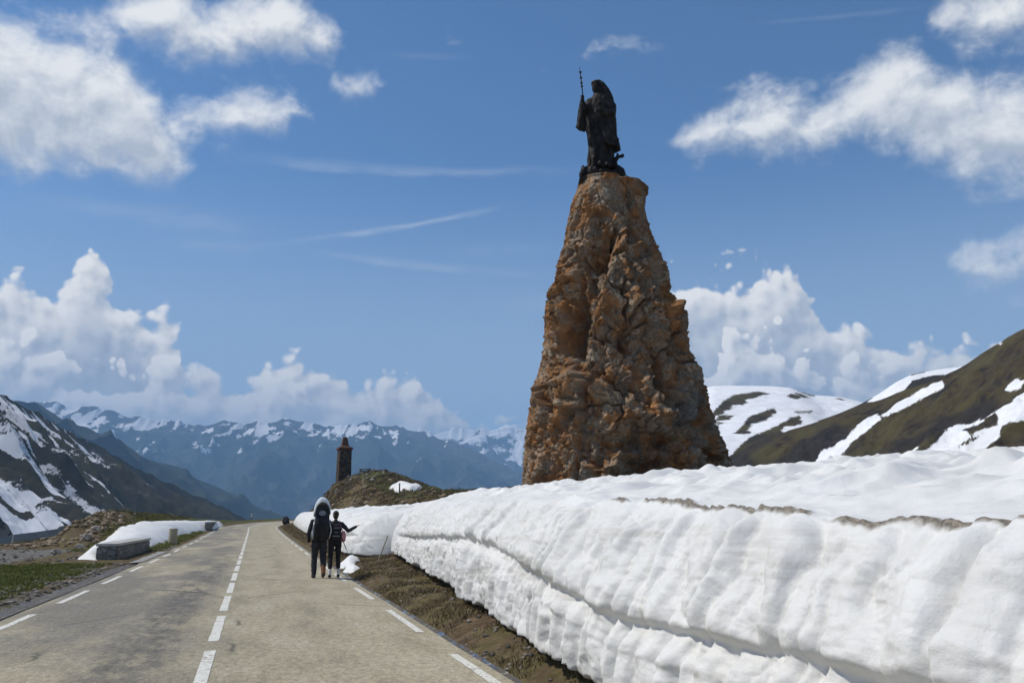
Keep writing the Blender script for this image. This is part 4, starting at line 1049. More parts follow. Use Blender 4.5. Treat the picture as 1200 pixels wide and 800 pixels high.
# ---- low stone barrier left of the road
def box_wall(name, label, cat, s0, t0, s1, t1, w, h, cop, mat, copmat):
    x0, y0, z0 = world(s0, t0); x1, y1, z1 = world(s1, t1)
    L = math.hypot(x1 - x0, y1 - y0); a = math.atan2(y1 - y0, x1 - x0)
    o = empty(name, (x0, y0, min(z0, z1) - 0.12), a); tag(o, label, cat)
    me = MB().box((L / 2, 0, (h + 0.12) / 2), (L, w, h + 0.12), bevel=0.05).mesh('wall')
    link('wall', me, mat, o)
    m2 = MB()
    n = max(2, int(L / 1.25))
    for k in range(n):
        m2.box((L * (k + 0.5) / n, 0, h + 0.12 + cop / 2 - 0.01 + random.uniform(0, 0.012)), (L / n - 0.025, w + 0.08, cop), Matrix.Rotation(random.uniform(-0.008, 0.008), 4, 'Z'), bevel=0.02)
    m2.build('coping', copmat, o)
    return o
box_wall('stone_barrier', 'long low grey stone barrier block left of the road, in front of the snow patch', 'barrier', 34.6, -5.20, 43.6, -5.05, 0.72, 0.50, 0.10, M['rubble'], M['coping'])

# ---- beige stone bollard
x_, y_, z_ = on_ground(202, 636.5)
hb = float(at(202, 619.5, y_)[2]) - z_
bo = empty('stone_bollard', (x_, y_, z_ - 0.08)); tag(bo, 'squat beige round stone bollard left of the road, past the stone barrier', 'bollard')
rb = 4.6 / 950 * y_
MB().lathe([(rb * 1.02, 0), (rb * 1.04, 0.1), (rb, hb * 0.5), (rb * 0.98, hb), (rb * 0.97, hb + 0.02)], 32).build('shaft', M['beige'], bo, True)
MB().lathe([(rb * 0.97, hb + 0.02), (rb * 1.04, hb + 0.035), (rb * 1.04, hb + 0.09), (rb * 0.9, hb + 0.115)], 32).build('cap', M['beige'], bo)

# ---- parapet wall at the left of the bend
box_wall('parapet_wall', 'dark low parapet wall at the left roadside where the road begins to bend', 'wall', 82, -4.05, 101, -4.15, 0.45, 0.72, 0.09, M['rubble'], M['steel'])

# ---- reflector posts on the bend
def delineator(px, py, Y, label):
    p = at(px, py, Y); s_, t_ = xy2st(p[0], p[1])
    zg = float(gz(s_, t_)); h = float(at(px, py - 11.5, Y)[2]) - zg
    o = empty('marker_post', (p[0], p[1], zg - 0.1)); tag(o, label, 'marker post', 'reflector posts on the bend')
    h = min(max(h, 1.0), 1.9) + 0.1
    MB().tube((0, 0, 0), (0, 0, h), 0.085, 0.07, 12).build('post', M['white_plastic'], o)
    MB().tube((0, 0, h * 0.60), (0, 0, h * 0.74), 0.092, 0.090, 12).build('band', M['black_plastic'], o)
    MB().box((0, -0.088, h * 0.88), (0.09, 0.02, 0.13)).build('reflector', M['red_refl'], o)
    return o
delineator(294.5, 607.5, 118, 'slim white reflector post on the bend, nearer the parapet wall')
delineator(315.5, 607, 123, 'slim white reflector post on the bend, nearer the snow bank')

# ---- boulders
def boulder(px, py, size, label, mat, seed, st=None, sink=0.25, squash=(1, 0.9, 0.75)):
    if st is None: s_, t_ = cast(px, py)
    else: s_, t_ = st
    x_, y_, z_ = world(s_, t_)
    bm = bmesh.new(); bmesh.ops.create_icosphere(bm, subdivisions=4, radius=1.0)
    me = bpy.data.meshes.new('boulder'); bm.to_mesh(me); bm.free()
    P = co(me); f1, f2, ci = worley(P * 1.3 + seed, seed)
    P = P * (1 + 0.5 * (ci - 0.5) * sm(0, 0.3, f2 - f1) + 0.35 * (np.clip(f2 - f1, 0, 0.4) - 0.2) + 0.22 * fbm(P * 1.8 + seed, 4, seed))[:, None]
    P = P * np.array(squash) * size
    set_co(me, P)
    o = link('boulder', me, mat, None, (x_, y_, z_ + size * squash[2] * (1 - sink) - 0.0 * size)); o.rotation_euler = (0, 0, seed * 1.7)
    tag(o, label, 'boulder', 'boulders beside the snow'); return o
boulder(0, 0, 0.62, 'big dark brown boulder in the notch at the top of the two snow banks', M['boulder'], 3, st=(34.0, 6.9), sink=0.35)
boulder(0, 0, 0.42, 'dark boulder touching the left end of the foreground snow bank', M['boulder'], 5, st=(32.2, 6.0), sink=0.2)
boulder(0, 0, 0.50, 'brown rounded boulder behind the foreground snow crest, right of the pale upright rock', M['boulder'], 8, st=(35.5, 8.5), sink=0.3)
boulder(0, 0, 0.40, 'pale upright rock poking above the foreground snow crest', M['pale_boulder'], 12, st=(35.0, 8.0), sink=0.1, squash=(0.55, 0.5, 1.3))
boulder(0, 0, 0.55, 'dark rock standing at the road edge by the far end of the long snow bank', M['dark_rock'], 17, st=(100, 3.62), sink=0.2, squash=(0.75, 0.7, 1.0))
for k, (px, py, sz, lab) in enumerate([(141, 607, 0.17, 'pale rock on the left end of the grassy berm crest'), (157, 604, 0.14, 'small pale rock on the berm crest above the snow patch'), (198, 604, 0.17, 'pale rock on the right part of the berm crest'),
                                       (101, 634, 0.3, 'large tan rock low on the scree end of the berm'), (112, 622, 0.26, 'tan rock midway up the scree end of the berm'), (66, 649, 0.2, 'pale rock on the gravel at the foot of the berm'), (93, 643, 0.22, 'tan rock at the very foot of the berm scree')]):
    boulder(px, py, sz, lab, M['pale_boulder'], 31 + k, sink=0.45)

# ---- valley road with its retaining wall, on the left mountain
tree_lm = HILLS['left_mountain51']
def on_hill(px, py):
    d = Vector(ray(px, py)).normalized(); h = tree_lm.ray_cast(Vector(CAM), d, 3000)[0]
    return h
wx = np.linspace(-60, 112, 60); wy = np.interp(wx, [-60, 0, 25, 45, 65, 85, 112], [638, 631, 628, 625.5, 622.5, 620, 616.5])
hits = [on_hill(a_, b_) for a_, b_ in zip(wx, wy)]
if all(h is not None for h in hits):
    ds_ = np.array([math.hypot(h.x, h.y) for h in hits]); n_ = len(ds_)
    dm_ = np.array([ds_[max(0, i - 9):i + 10].min() for i in range(n_)])
    dm_ = np.convolve(np.pad(dm_, 8, mode='edge'), np.ones(17) / 17, mode='valid') - 5.0
    prof, rdp = [], []
    for i in range(n_):
        d = ray(wx[i], wy[i]); hz = math.hypot(d[0], d[1]); p = CAM + d * (dm_[i] / hz); u_ = np.array([d[0] / hz, d[1] / hz, 0])
        prof.append([tuple(p - [0, 0, 9]), tuple(p + [0, 0, 1.3]), tuple(p + u_ * 0.5 + [0, 0, 1.3]), tuple(p + u_ * 0.5 - [0, 0, 9])])
        rdp.append([p + u_ * 0.55 + [0, 0, 0.7], p + u_ * 7.0 + [0, 0, 0.8], p + u_ * 22.0 + [0, 0, -4.0]])
    rw = MB().loft(prof).build('retaining_wall', M['rubble'])
    tag(rw, 'long grey retaining wall below the valley road on the left mountain slope', 'wall')
    tag(link('valley_road', grid_mesh('valley_road', np.array(rdp)), M['apron']), kind='structure')

# ---- lattice pylon
g_ = on_hill(121, 603)
if g_ is not None:
    b_ = g_ * 0.80; b_.z = min(g_.z, float(gz(*xy2st(b_.x, b_.y))) + 0) if False else CAM[2] + (g_.z - CAM[2]) * 0.80 - 8
    hpy = float(at(121, 566, b_.y)[2]) - b_.z
    py_ = empty('power_pylon', tuple(b_), R(35)); tag(py_, 'faint grey lattice power pylon in front of the left mountain', 'pylon')
    mb = MB(); wb = hpy * 0.07
    for a in range(4):
        ca, sa = (1 if a in (0, 3) else -1), (1 if a < 2 else -1)
        mb.tube((wb * ca, wb * sa, 0), (0.25 * ca, 0.25 * sa, hpy), 0.13, 0.08, 6)
    nlev = 9
    for k in range(nlev):
        f0, f1x = k / nlev, (k + 1) / nlev
        w0, w1 = wb + (0.25 - wb) * f0, wb + (0.25 - wb) * f1x
        for (ax, ay, bx_, by_) in ((1, 1, -1, 1), (-1, 1, -1, -1), (-1, -1, 1, -1), (1, -1, 1, 1)):
            mb.tube((w0 * ax, w0 * ay, hpy * f0), (w1 * bx_, w1 * by_, hpy * f1x), 0.05, 0.05, 5)
    mb.build('tower_frame', M['pylon'], py_)
    for zf, wl_ in ((0.55, 0.36), (0.72, 0.30), (0.88, 0.24)):
        m2 = MB(); z_ = hpy * zf; L_ = hpy * wl_
        for sg in (-1, 1):
            m2.tube((0, 0, z_ + 0.5), (sg * L_, 0, z_), 0.07, 0.05, 5).tube((0, 0, z_ - 0.6), (sg * L_, 0, z_), 0.07, 0.05, 5)
        m2.build('cross_arm', M['pylon'], py_)
# ================================================================== PEOPLE
M['skin'] = plain('skin', (0.42, 0.24, 0.165), 0.55, 0.08, 14)
M['black_cloth'] = plain('black_cloth', (0.020, 0.020, 0.023), 0.9, 0.35, 9, bump=0.01)
M['black_cloth2'] = plain('faded_black_cloth', (0.028, 0.028, 0.034), 0.9, 0.35, 7, bump=0.01)
M['dark_hair'] = plain('dark_brown_hair', (0.022, 0.014, 0.009), 0.6, 0.3, 30, bump=0.01)
M['grey_cloth'] = plain('pale_grey_fabric', (0.62, 0.66, 0.68), 0.85, 0.12, 10)
M['mid_grey'] = plain('mid_grey_fabric', (0.22, 0.24, 0.25), 0.85, 0.15, 10)
M['tube'] = plain('light_alloy_tube', (0.55, 0.55, 0.55), 0.35, 0.1, 6, metal=0.6)
M['brown_leather'] = plain('brown_gaiter', (0.20, 0.085, 0.035), 0.8, 0.25, 10)
M['boot'] = plain('dark_boot', (0.035, 0.030, 0.027), 0.8, 0.3, 12)
M['sock'] = plain('white_sock', (0.66, 0.65, 0.62), 0.9, 0.08, 12)
M['pink'] = plain('dusty_pink_fabric', (0.48, 0.22, 0.24), 0.85, 0.15, 9)
M['sole'] = plain('pale_sole', (0.45, 0.44, 0.42), 0.8, 0.1, 9)

def hand(mb, wrist, direction, palm_n, scale=1.0, curl=0.5, side=1):
    d = Vector(direction).normalized(); n = Vector(palm_n); n = (n - d * n.dot(d)).normalized(); x = d.cross(n) * side
    w = Vector(wrist)
    P = lambda a, b, c: w + (d * a + x * b + n * c) * scale
    mb.chain([(*P(0, 0, 0), 0.026 * scale), (*P(0.04, 0.0, 0), 0.030 * scale)], 8, 1)
    for b in (-0.026, -0.009, 0.009, 0.026): mb.chain([(*P(0.02, b * 0.7, 0), 0.016 * scale), (*P(0.088, b, 0), 0.013 * scale)], 8, 1)
    for b, L in ((-0.027, 0.060), (-0.009, 0.074), (0.009, 0.078), (0.027, 0.068)):
        a1 = 0.088; c1_ = math.sin(curl * 0.5); k1 = math.cos(curl * 0.5); c2 = math.sin(curl * 1.2); k2 = math.cos(curl * 1.2)
        p1 = (a1 + L * 0.45 * k1, b * 1.15, L * 0.45 * c1_); p2 = (p1[0] + L * 0.55 * k2, b * 1.25, p1[2] + L * 0.55 * c2)
        mb.chain([(*P(a1, b, 0), 0.0105 * scale), (*P(*p1), 0.0095 * scale), (*P(*p2), 0.0080 * scale)], 8, 1)
    mb.chain([(*P(0.02, 0.028, 0.004), 0.015 * scale), (*P(0.055, 0.055, 0.015), 0.0115 * scale), (*P(0.085, 0.062, 0.026), 0.0095 * scale)], 8, 1)

def person(name, label, loc, rz, Hs, joints, parts):
    root = empty(name, loc, rz); tag(root, label, 'person', None)
    root.scale = (Hs, Hs, Hs)
    for nm, mb, vox, mat in parts:
        me = remeshed(nm, mb.mesh('m'), vox, 5, 0.5)
        if nm in ('jacket', 'trousers', 'top'):       # creases in the cloth
            q = co(me); set_co(me, q + nrm(me) * (0.008 * (ridged(q * np.array([7, 7, 11]), 3, 410) - 0.7))[:, None])
        link(nm, me, mat, root)
    return root

def wide(mb, rows):               # a torso: balls side by side so the section is an oval
    for s_ in (-1, -0.33, 0.33, 1):
        mb.chain([(x + s_ * w, y, z, r) for x, y, z, w, r in rows], 14, 2)

def head(mb, c, turn=0.0):
    c = Vector(c); Rm = Matrix.Rotation(turn, 3, 'Z')
    L = lambda x, y, z: tuple(c + Rm @ Vector((x, y, z)))
    mb.ball(L(0, -0.005, 0.02), (0.076, 0.095, 0.10), 3, Matrix.Rotation(turn, 4, 'Z'))
    mb.ball(L(0, 0.018, -0.055), (0.056, 0.068, 0.062), 3, Matrix.Rotation(turn, 4, 'Z'))
    mb.chain([(*L(0, 0.092, 0.012), 0.010), (*L(0, 0.112, -0.024), 0.014)], 8, 1)
    for k in (-1, 1):
        mb.ball(L(k * 0.031, 0.080, 0.008), (0.013, 0.012, 0.009), 2); mb.ball(L(k * 0.031, 0.082, 0.026), (0.02, 0.012, 0.006), 2)
        mb.ball(L(k * 0.078, -0.005, -0.005), (0.012, 0.020, 0.032), 2)
    mb.ball(L(0, 0.083, -0.058), (0.024, 0.012, 0.007), 2); mb.ball(L(0, 0.080, -0.068), (0.020, 0.012, 0.007), 2); mb.ball(L(0, 0.072, -0.098), (0.022, 0.018, 0.016), 2)
    return L

# ---- man with the child carrier
def man():
    body = MB()
    wide(body, [(0, 0, 0.93, 0.085, 0.085), (0, 0.0, 1.10, 0.075, 0.082), (0, 0.01, 1.32, 0.095, 0.092), (0, 0.0, 1.43, 0.10, 0.065)])
    body.chain([(0, 0, 1.44, 0.062), (0, 0.025, 1.56, 0.055)])
    head(body, (0, 0.045, 1.665))
    legL = [(-0.098, 0, 0.92, 0.088), (-0.108, 0.085, 0.50, 0.056), (-0.110, 0.03, 0.30, 0.053), (-0.112, 0.0, 0.085, 0.038)]
    legR = [(0.098, 0, 0.92, 0.088), (0.110, 0.03, 0.50, 0.056), (0.112, -0.09, 0.31, 0.053), (0.115, -0.165, 0.125, 0.038)]
    armL = [(-0.195, 0, 1.42, 0.058), (-0.275, -0.03, 1.15, 0.044), (-0.268, 0.07, 0.93, 0.030)]
    armR = [(0.195, 0, 1.42, 0.058), (0.285, -0.02, 1.16, 0.044), (0.245, 0.14, 0.99, 0.030)]
    for c in (legL, legR, armL, armR): body.chain(c)
    hand(body, (-0.268, 0.07, 0.93), (0.02, 0.25, -1), (1, 0, 0), 1, 0.6, -1); hand(body, (0.245, 0.14, 0.99), (-0.1, 0.5, -0.8), (-1, 0, 0), 1, 0.7, 1)
    body.chain([(-0.112, -0.03, 0.045, 0.038), (-0.118, 0.15, 0.028, 0.028)]); body.chain([(0.115, -0.175, 0.10, 0.038), (0.12, -0.03, 0.032, 0.028)])
    jk = MB()
    wide(jk, [(0, 0, 0.90, 0.095, 0.100), (0, 0.0, 1.10, 0.085, 0.096), (0, 0.01, 1.32, 0.105, 0.106), (0, 0.0, 1.44, 0.105, 0.076)])
    g = lambda ch, d: [(x, y, z, r + d) for x, y, z, r in ch]
    jk.chain(g(armL, 0.018)); jk.chain(g(armR, 0.018)); jk.chain([(0, 0, 1.45, 0.078), (0, 0.015, 1.515, 0.072)])
    tr = MB()
    wide(tr, [(0, 0, 0.92, 0.085, 0.098), (0, 0, 1.0, 0.08, 0.094)])
    tl_ = g(legL, 0.022); tl_[-1] = (-0.112, 0.0, 0.10, 0.064); tr.chain(tl_)
    tr.chain([(x, y, z, r + 0.022) for x, y, z, r in legR[:3]])
    gt = MB(); gt.chain([(0.112, -0.088, 0.315, 0.068), (0.115, -0.155, 0.15, 0.058), (0.115, -0.168, 0.10, 0.056)])
    bo, bo2 = MB(), MB()
    for m_, a, b in ((bo, (-0.112, -0.035, 0.055), (-0.12, 0.16, 0.04)), (bo2, (0.115, -0.185, 0.105), (0.122, -0.02, 0.042))):
        m_.chain([(*a, 0.052), ((a[0] + b[0]) / 2, (a[1] + b[1]) / 2, (a[2] + b[2]) / 2 + 0.01, 0.050), (*b, 0.040)])
    hr = MB(); hr.ball((0, 0.03, 1.70), (0.084, 0.098, 0.094), 3)
    return [('body', body, 0.007, M['skin']), ('jacket', jk, 0.011, M['black_cloth']), ('trousers', tr, 0.011, M['black_cloth2']), ('gaiter', gt, 0.010, M['brown_leather']), ('boot', bo, 0.009, M['boot']), ('boot', bo2, 0.009, M['boot']), ('hair', hr, 0.010, M['dark_hair'])]

def stand(px, py):
    d = ray(px, py); p = CAM + d * (-(CAM[2] - 0.0) / d[2])
    s_, t_ = xy2st(p[0], p[1]); zz_ = float(road_z(s_, t_)); p = CAM + d * ((zz_ - CAM[2]) / d[2])
    return float(p[0]), float(p[1]), zz_
ml = stand(372.5, 677); ms = 1.0
man_o = person('person', 'person in black clothes seen from behind, carrying a large child carrier on their back', ml, YAW + R(2), 1.02, None, man())

cr = empty('child_carrier', ml, YAW + R(2)); cr.scale = (1.02,) * 3
tag(cr, 'large black child carrier backpack with a pale rounded sunshade, worn by the taller walker', 'child carrier')
mb = MB()
def rr_ring(z, hw, hd, yc, n=40, p=3.2):
    return [(hw * math.copysign(abs(math.cos(2 * math.pi * k / n)) ** (2 / p), math.cos(2 * math.pi * k / n)), yc + hd * math.copysign(abs(math.sin(2 * math.pi * k / n)) ** (2 / p), math.sin(2 * math.pi * k / n)), z) for k in range(n)]
mb.loft([rr_ring(0.94, 0.13, 0.09, -0.20), rr_ring(0.97, 0.16, 0.12, -0.22), rr_ring(1.15, 0.185, 0.15, -0.25), rr_ring(1.35, 0.19, 0.17, -0.27), rr_ring(1.50, 0.18, 0.16, -0.28), rr_ring(1.58, 0.15, 0.12, -0.26)])
pk = mb.mesh('pack', True); Pk = co(pk); set_co(pk, Pk + nrm(pk) * (0.014 * fbm(Pk * 9, 3, 401))[:, None]); link('pack', pk, M['black_cloth'], cr)
mb = MB()                         # rounded sunshade: a half barrel with its mouth to the back
arc_ = []
for k in range(25):
    a = math.pi * k / 24
    arc_.append((0.205 * math.cos(a), 1.60 + 0.43 * math.sin(a) ** 0.85))
prof = []
for (y_, f, lift) in ((-0.40, 1.0, 0.0), (-0.28, 1.03, 0.015), (-0.12, 1.0, 0.0), (-0.04, 0.86, -0.03)):
    o_ = [(x * f, y_, z * 1.0 + lift + (f - 1) * 0.3) for x, z in arc_]
    i_ = [(x * f * 0.94, y_, 1.60 + (z - 1.60) * 0.74 + lift + (f - 1) * 0.3) for x, z in arc_[::-1]]
    prof.append(o_ + i_)
mb.loft(prof); sh = mb.build('sunshade', M['grey_cloth'], cr, True)
mb = MB()
inner = [(x * 0.9, 1.58 + (z - 1.60) * 0.66) for x, z in arc_]
mb.loft([[(x, -0.345, z) for x, z in inner] + [(-0.18, -0.345, 1.50), (0.18, -0.345, 1.50)], [(x * 0.96, -0.14, z) for x, z in inner] + [(-0.17, -0.14, 1.50), (0.17, -0.14, 1.50)]])
mb.build('mesh_curtain', M['black_cloth2'], cr)
mb = MB(); mb.box((0.0, -0.352, 1.64), (0.17, 0.012, 0.13), bevel=0.03); mb.build('window_panel', M['mid_grey'], cr)
for k in (-1, 1):
    mb = MB(); mb.chain([(k * 0.155, -0.18, 1.62, 0.013), (k * 0.19, -0.34, 1.45, 0.013), (k * 0.235, -0.40, 1.20, 0.013), (k * 0.20, -0.30, 0.98, 0.013)], 10, 1); mb.build('frame_tube', M['tube'], cr, True)
    mb = MB(); mb.chain([(k * 0.11, -0.10, 1.50, 0.022), (k * 0.125, 0.03, 1.52, 0.022), (k * 0.13, 0.125, 1.38, 0.022), (k * 0.15, 0.09, 1.18, 0.018), (k * 0.17, -0.08, 1.04, 0.02)], 8, 1); mb.build('shoulder_strap', M['mid_grey'], cr, True)
mb = MB(); mb.lathe([(0.036, 0), (0.040, 0.02), (0.040, 0.15), (0.028, 0.17), (0.022, 0.20)], 16, (-0.215, -0.25, 1.02)); mb.build('bottle', M['mid_grey'], cr, True)

# ---- woman pointing to the right
def woman():
    body = MB()
    wide(body, [(0, 0, 0.93, 0.088, 0.082), (0, 0.0, 1.10, 0.058, 0.074), (0, 0.01, 1.30, 0.075, 0.082), (0, 0.0, 1.41, 0.082, 0.055)])
    body.chain([(0, 0, 1.42, 0.052), (0, 0.02, 1.53, 0.046)])
    head(body, (0, 0.035, 1.63), R(-28))
    legL = [(-0.092, 0, 0.92, 0.085), (-0.098, 0.04, 0.50, 0.052), (-0.100, -0.03, 0.31, 0.050), (-0.102, -0.085, 0.10, 0.034)]
    legR = [(0.092, 0, 0.92, 0.085), (0.110, 0.09, 0.50, 0.052), (0.120, 0.06, 0.31, 0.050), (0.128, 0.04, 0.085, 0.034)]
    armL = [(-0.165, 0, 1.40, 0.048), (-0.225, 0.02, 1.15, 0.038), (-0.16, 0.20, 1.05, 0.027)]
    armR = [(0.165, 0, 1.40, 0.048), (0.345, 0.02, 1.215, 0.039), (0.545, 0.10, 1.325, 0.027)]
    for c in (legL, legR, armL, armR): body.chain(c)
    hand(body, (-0.16, 0.20, 1.05), (0.4, 0.8, 0.0), (1, 0, 0), 0.92, 0.9, 1); hand(body, (0.545, 0.10, 1.325), (1, 0.35, 0.45), (0, 0, -1), 0.92, 0.25, 1)
    body.chain([(-0.102, -0.10, 0.06, 0.034), (-0.108, 0.06, 0.028, 0.025)]); body.chain([(0.128, 0.02, 0.045, 0.034), (0.136, 0.18, 0.026, 0.025)])
    g = lambda ch, d: [(x, y, z, r + d) for x, y, z, r in ch]
    tp = MB(); wide(tp, [(0, 0, 0.98, 0.088, 0.092), (0, 0.0, 1.12, 0.068, 0.086), (0, 0.01, 1.30, 0.082, 0.093), (0, 0.0, 1.415, 0.085, 0.064)])
    tp.chain(g(armL, 0.014)); tp.chain(g(armR, 0.014)); tp.chain([(0, 0, 1.43, 0.066), (0, 0.01, 1.475, 0.06)])
    lg = MB(); wide(lg, [(0, 0, 0.92, 0.088, 0.092), (0, 0, 0.98, 0.084, 0.090)])
    lg.chain(g(legL, 0.012)[:3] + [(-0.101, -0.045, 0.26, 0.056)]); lg.chain(g(legR, 0.012)[:3] + [(0.122, 0.055, 0.26, 0.056)])
    sk = MB(); sk.chain([(-0.101, -0.058, 0.20, 0.050), (-0.102, -0.088, 0.085, 0.042)])
    sk2 = MB(); sk2.chain([(0.124, 0.05, 0.20, 0.050), (0.128, 0.038, 0.075, 0.042)])
    sh, sh2 = MB(), MB()
    for m_, a, b in ((sh, (-0.102, -0.10, 0.055), (-0.108, 0.065, 0.04)), (sh2, (0.128, 0.02, 0.05), (0.136, 0.185, 0.038))): m_.chain([(*a, 0.046), ((a[0] + b[0]) / 2, (a[1] + b[1]) / 2, 0.052, 0.044), (*b, 0.036)])
    hr = MB(); hr.ball((0, 0.015, 1.665), (0.084, 0.096, 0.094), 3); hr.ball((-0.01, -0.05, 1.60), (0.066, 0.05, 0.075), 3); hr.ball((-0.005, -0.085, 1.70), (0.038, 0.036, 0.036), 2)
    return [('body', body, 0.0065, M['skin']), ('top', tp, 0.010, M['black_cloth2']), ('leggings', lg, 0.010, M['black_cloth']), ('sock', sk, 0.009, M['sock']), ('sock', sk2, 0.009, M['sock']), ('shoe', sh, 0.008, M['boot']), ('shoe', sh2, 0.008, M['boot']), ('hair', hr, 0.009, M['dark_hair'])]
wl = stand(390.5, 676.5)
wo_ = person('person', 'dark-haired person in a black top and white socks pointing to the right', wl, YAW - R(2), 1.0, None, woman())
bp = empty('backpack', wl, YAW - R(2)); tag(bp, 'small black backpack with grey trim on the pointing walker', 'backpack')
mb = MB(); mb.loft([rr_ring(1.00, 0.10, 0.045, -0.155), rr_ring(1.03, 0.13, 0.07, -0.165), rr_ring(1.20, 0.14, 0.08, -0.175), rr_ring(1.36, 0.12, 0.065, -0.165), rr_ring(1.41, 0.08, 0.04, -0.145)]); mb.build('pack', M['black_cloth'], bp, True)
for z_, w_ in ((1.30, 0.16), (1.18, 0.10), (1.09, 0.19)):
    mb = MB(); mb.box((0.015, -0.256 if z_ == 1.18 else -0.246, z_), (w_, 0.012, 0.022), bevel=0.004); mb.build('trim', M['mid_grey'], bp)
for k in (-1, 1):
    mb = MB(); mb.chain([(k * 0.075, -0.11, 1.39, 0.016), (k * 0.09, 0.0, 1.478, 0.016), (k * 0.10, 0.105, 1.36, 0.016), (k * 0.13, 0.07, 1.16, 0.014), (k * 0.12, -0.11, 1.05, 0.014)], 8, 1); mb.build('shoulder_strap', M['black_plastic'], bp, True)
pb = empty('pink_bag', wl, YAW - R(2)); tag(pb, 'dusty pink bag hanging at the right hip of the pointing walker', 'bag')
mb = MB(); mb.loft([rr_ring(0.93, 0.045, 0.05, 0.0), rr_ring(0.96, 0.065, 0.075, 0.0), rr_ring(1.06, 0.072, 0.085, 0.0), rr_ring(1.17, 0.055, 0.07, 0.0), rr_ring(1.22, 0.03, 0.04, 0.0)])
me = mb.mesh('pouch', True); Pk = co(me); Pk += np.array([0.215, -0.03, 0]); set_co(me, Pk + nrm(me) * (0.012 * fbm(Pk * 14, 3, 402))[:, None]); link('pouch', me, M['pink'], pb)
mb = MB(); mb.chain([(0.20, -0.03, 1.21, 0.010), (0.135, -0.06, 1.34, 0.010), (0.09, -0.02, 1.485, 0.010)], 8, 1); mb.build('strap', M['pink'], pb, True)
tpole = empty('trekking_pole', wl, YAW - R(2)); tag(tpole, 'thin dark trekking pole slung low behind the right hip of the pointing walker', 'trekking pole')
MB().tube((0.17, -0.10, 1.04), (0.30, -0.22, 0.74), 0.012, 0.010, 8).build('shaft', M['black_plastic'], tpole)
MB().tube((0.30, -0.22, 0.74), (0.335, -0.25, 0.66), 0.007, 0.004, 8).build('tip', M['steel'], tpole)
MB().tube((0.135, -0.07, 1.12), (0.17, -0.10, 1.04), 0.017, 0.015, 8).build('grip', M['black_plastic'], tpole)

# ================================================================== GRASS AND SMALL STONES
def blades(name, s, t, hmin, hmax, width, mat, lean=0.5, zfun=gz):
    n = len(s); z = zfun(s, t); x, y = st2xy(s, t)
    a = RNG.uniform(0, 2 * math.pi, n); h = RNG.uniform(hmin, hmax, n); w_ = width * RNG.uniform(0.6, 1.3, n)
    la = RNG.uniform(0, 2 * math.pi, n); ll = h * RNG.uniform(0.1, lean, n)
    dx, dy = np.cos(a) * w_, np.sin(a) * w_; lx, ly = np.cos(la) * ll, np.sin(la) * ll
    p0 = v3(x - dx, y - dy, z - 0.02); p1 = v3(x + dx, y + dy, z - 0.02)
    p2 = v3(x + dx * 0.7 + lx * 0.35, y + dy * 0.7 + ly * 0.35, z + h * 0.6); p3 = v3(x - dx * 0.7 + lx * 0.35, y - dy * 0.7 + ly * 0.35, z + h * 0.6)
    p4 = v3(x + lx, y + ly, z + h)
    V = np.stack([p0, p1, p2, p3, p4], 1).reshape(-1, 3)
    b = np.arange(n)[:, None] * 5
    f = np.concatenate([b + np.array([[0, 1, 2]]), b + np.array([[0, 2, 3]]), b + np.array([[3, 2, 4]])], 0)
    me = raw_mesh(name, V, f, False)
    attr(me, 'tone', np.repeat(RNG.uniform(0, 1, n), 5))
    return tag(link(name, me, mat), kind='stuff')
def grass_mat(name, stops):
    def fn(N, out):
        n = N.noise(N.coord('Object'), 0.8, 4, 0.6)
        out(N.ramp(N.math('ADD', N.math('MULTIPLY', N.attr('tone'), 0.55), N.math('MULTIPLY', n, 0.45)), stops), 0.75, None, None, 0.2)
    return material(name, fn)
M['grass'] = grass_mat('alpine_grass', [(0.2, (0.075, 0.088, 0.016)), (0.5, (0.15, 0.17, 0.032)), (0.75, (0.24, 0.22, 0.075))])
M['turf'] = grass_mat('yellow_green_turf', [(0.2, (0.055, 0.048, 0.018)), (0.5, (0.12, 0.11, 0.038)), (0.8, (0.22, 0.19, 0.085))])
M['dry_grass'] = grass_mat('dead_grass', [(0.2, (0.06, 0.042, 0.022)), (0.5, (0.15, 0.11, 0.055)), (0.8, (0.27, 0.21, 0.12))])
def pebbles(name, s, t, r0, r1, mat):
    bm = bmesh.new(); bmesh.ops.create_icosphere(bm, subdivisions=1, radius=1.0)
    base = np.array([v.co[:] for v in bm.verts]); fc = np.array([[v.index for v in f.verts] for f in bm.faces]); bm.free()
    n = len(s); r = r0 + (r1 - r0) * RNG.random(n) ** 3
    x, y = st2xy(s, t); z = gz(s, t)
    sc = RNG.uniform(0.6, 1.2, (n, 1, 3)) * np.array([1, 1, 0.7]); jit = RNG.uniform(0.8, 1.2, (n, len(base), 1))
    V = base[None] * jit * sc * r[:, None, None] + v3(x, y, z + r * 0.15)[:, None]
    F = (fc[None] + (np.arange(n) * len(base))[:, None, None]).reshape(-1, 3)
    me = raw_mesh(name, V.reshape(-1, 3), F, False); attr(me, 'tone', np.repeat(RNG.uniform(0, 1, n), len(base)))
    return tag(link(name, me, mat), kind='stuff')
M['pebble'] = grass_mat('pebble_stone', [(0.15, (0.05, 0.043, 0.034)), (0.5, (0.14, 0.122, 0.098)), (0.85, (0.32, 0.29, 0.24))])
M['scree'] = grass_mat('tan_scree', [(0.15, (0.09, 0.062, 0.036)), (0.5, (0.20, 0.145, 0.09)), (0.85, (0.36, 0.28, 0.19))])
def scatter(n, s0, s1, t0, t1, scale, thr, seed, bias=1.0):
    s = s0 + (s1 - s0) * RNG.random(n) ** bias; t = RNG.uniform(t0, t1, n)
    k = fbm(v3(s * scale, t * scale, 0), 3, seed) + RNG.normal(0, 0.12, n) > thr
    return s[k], t[k]
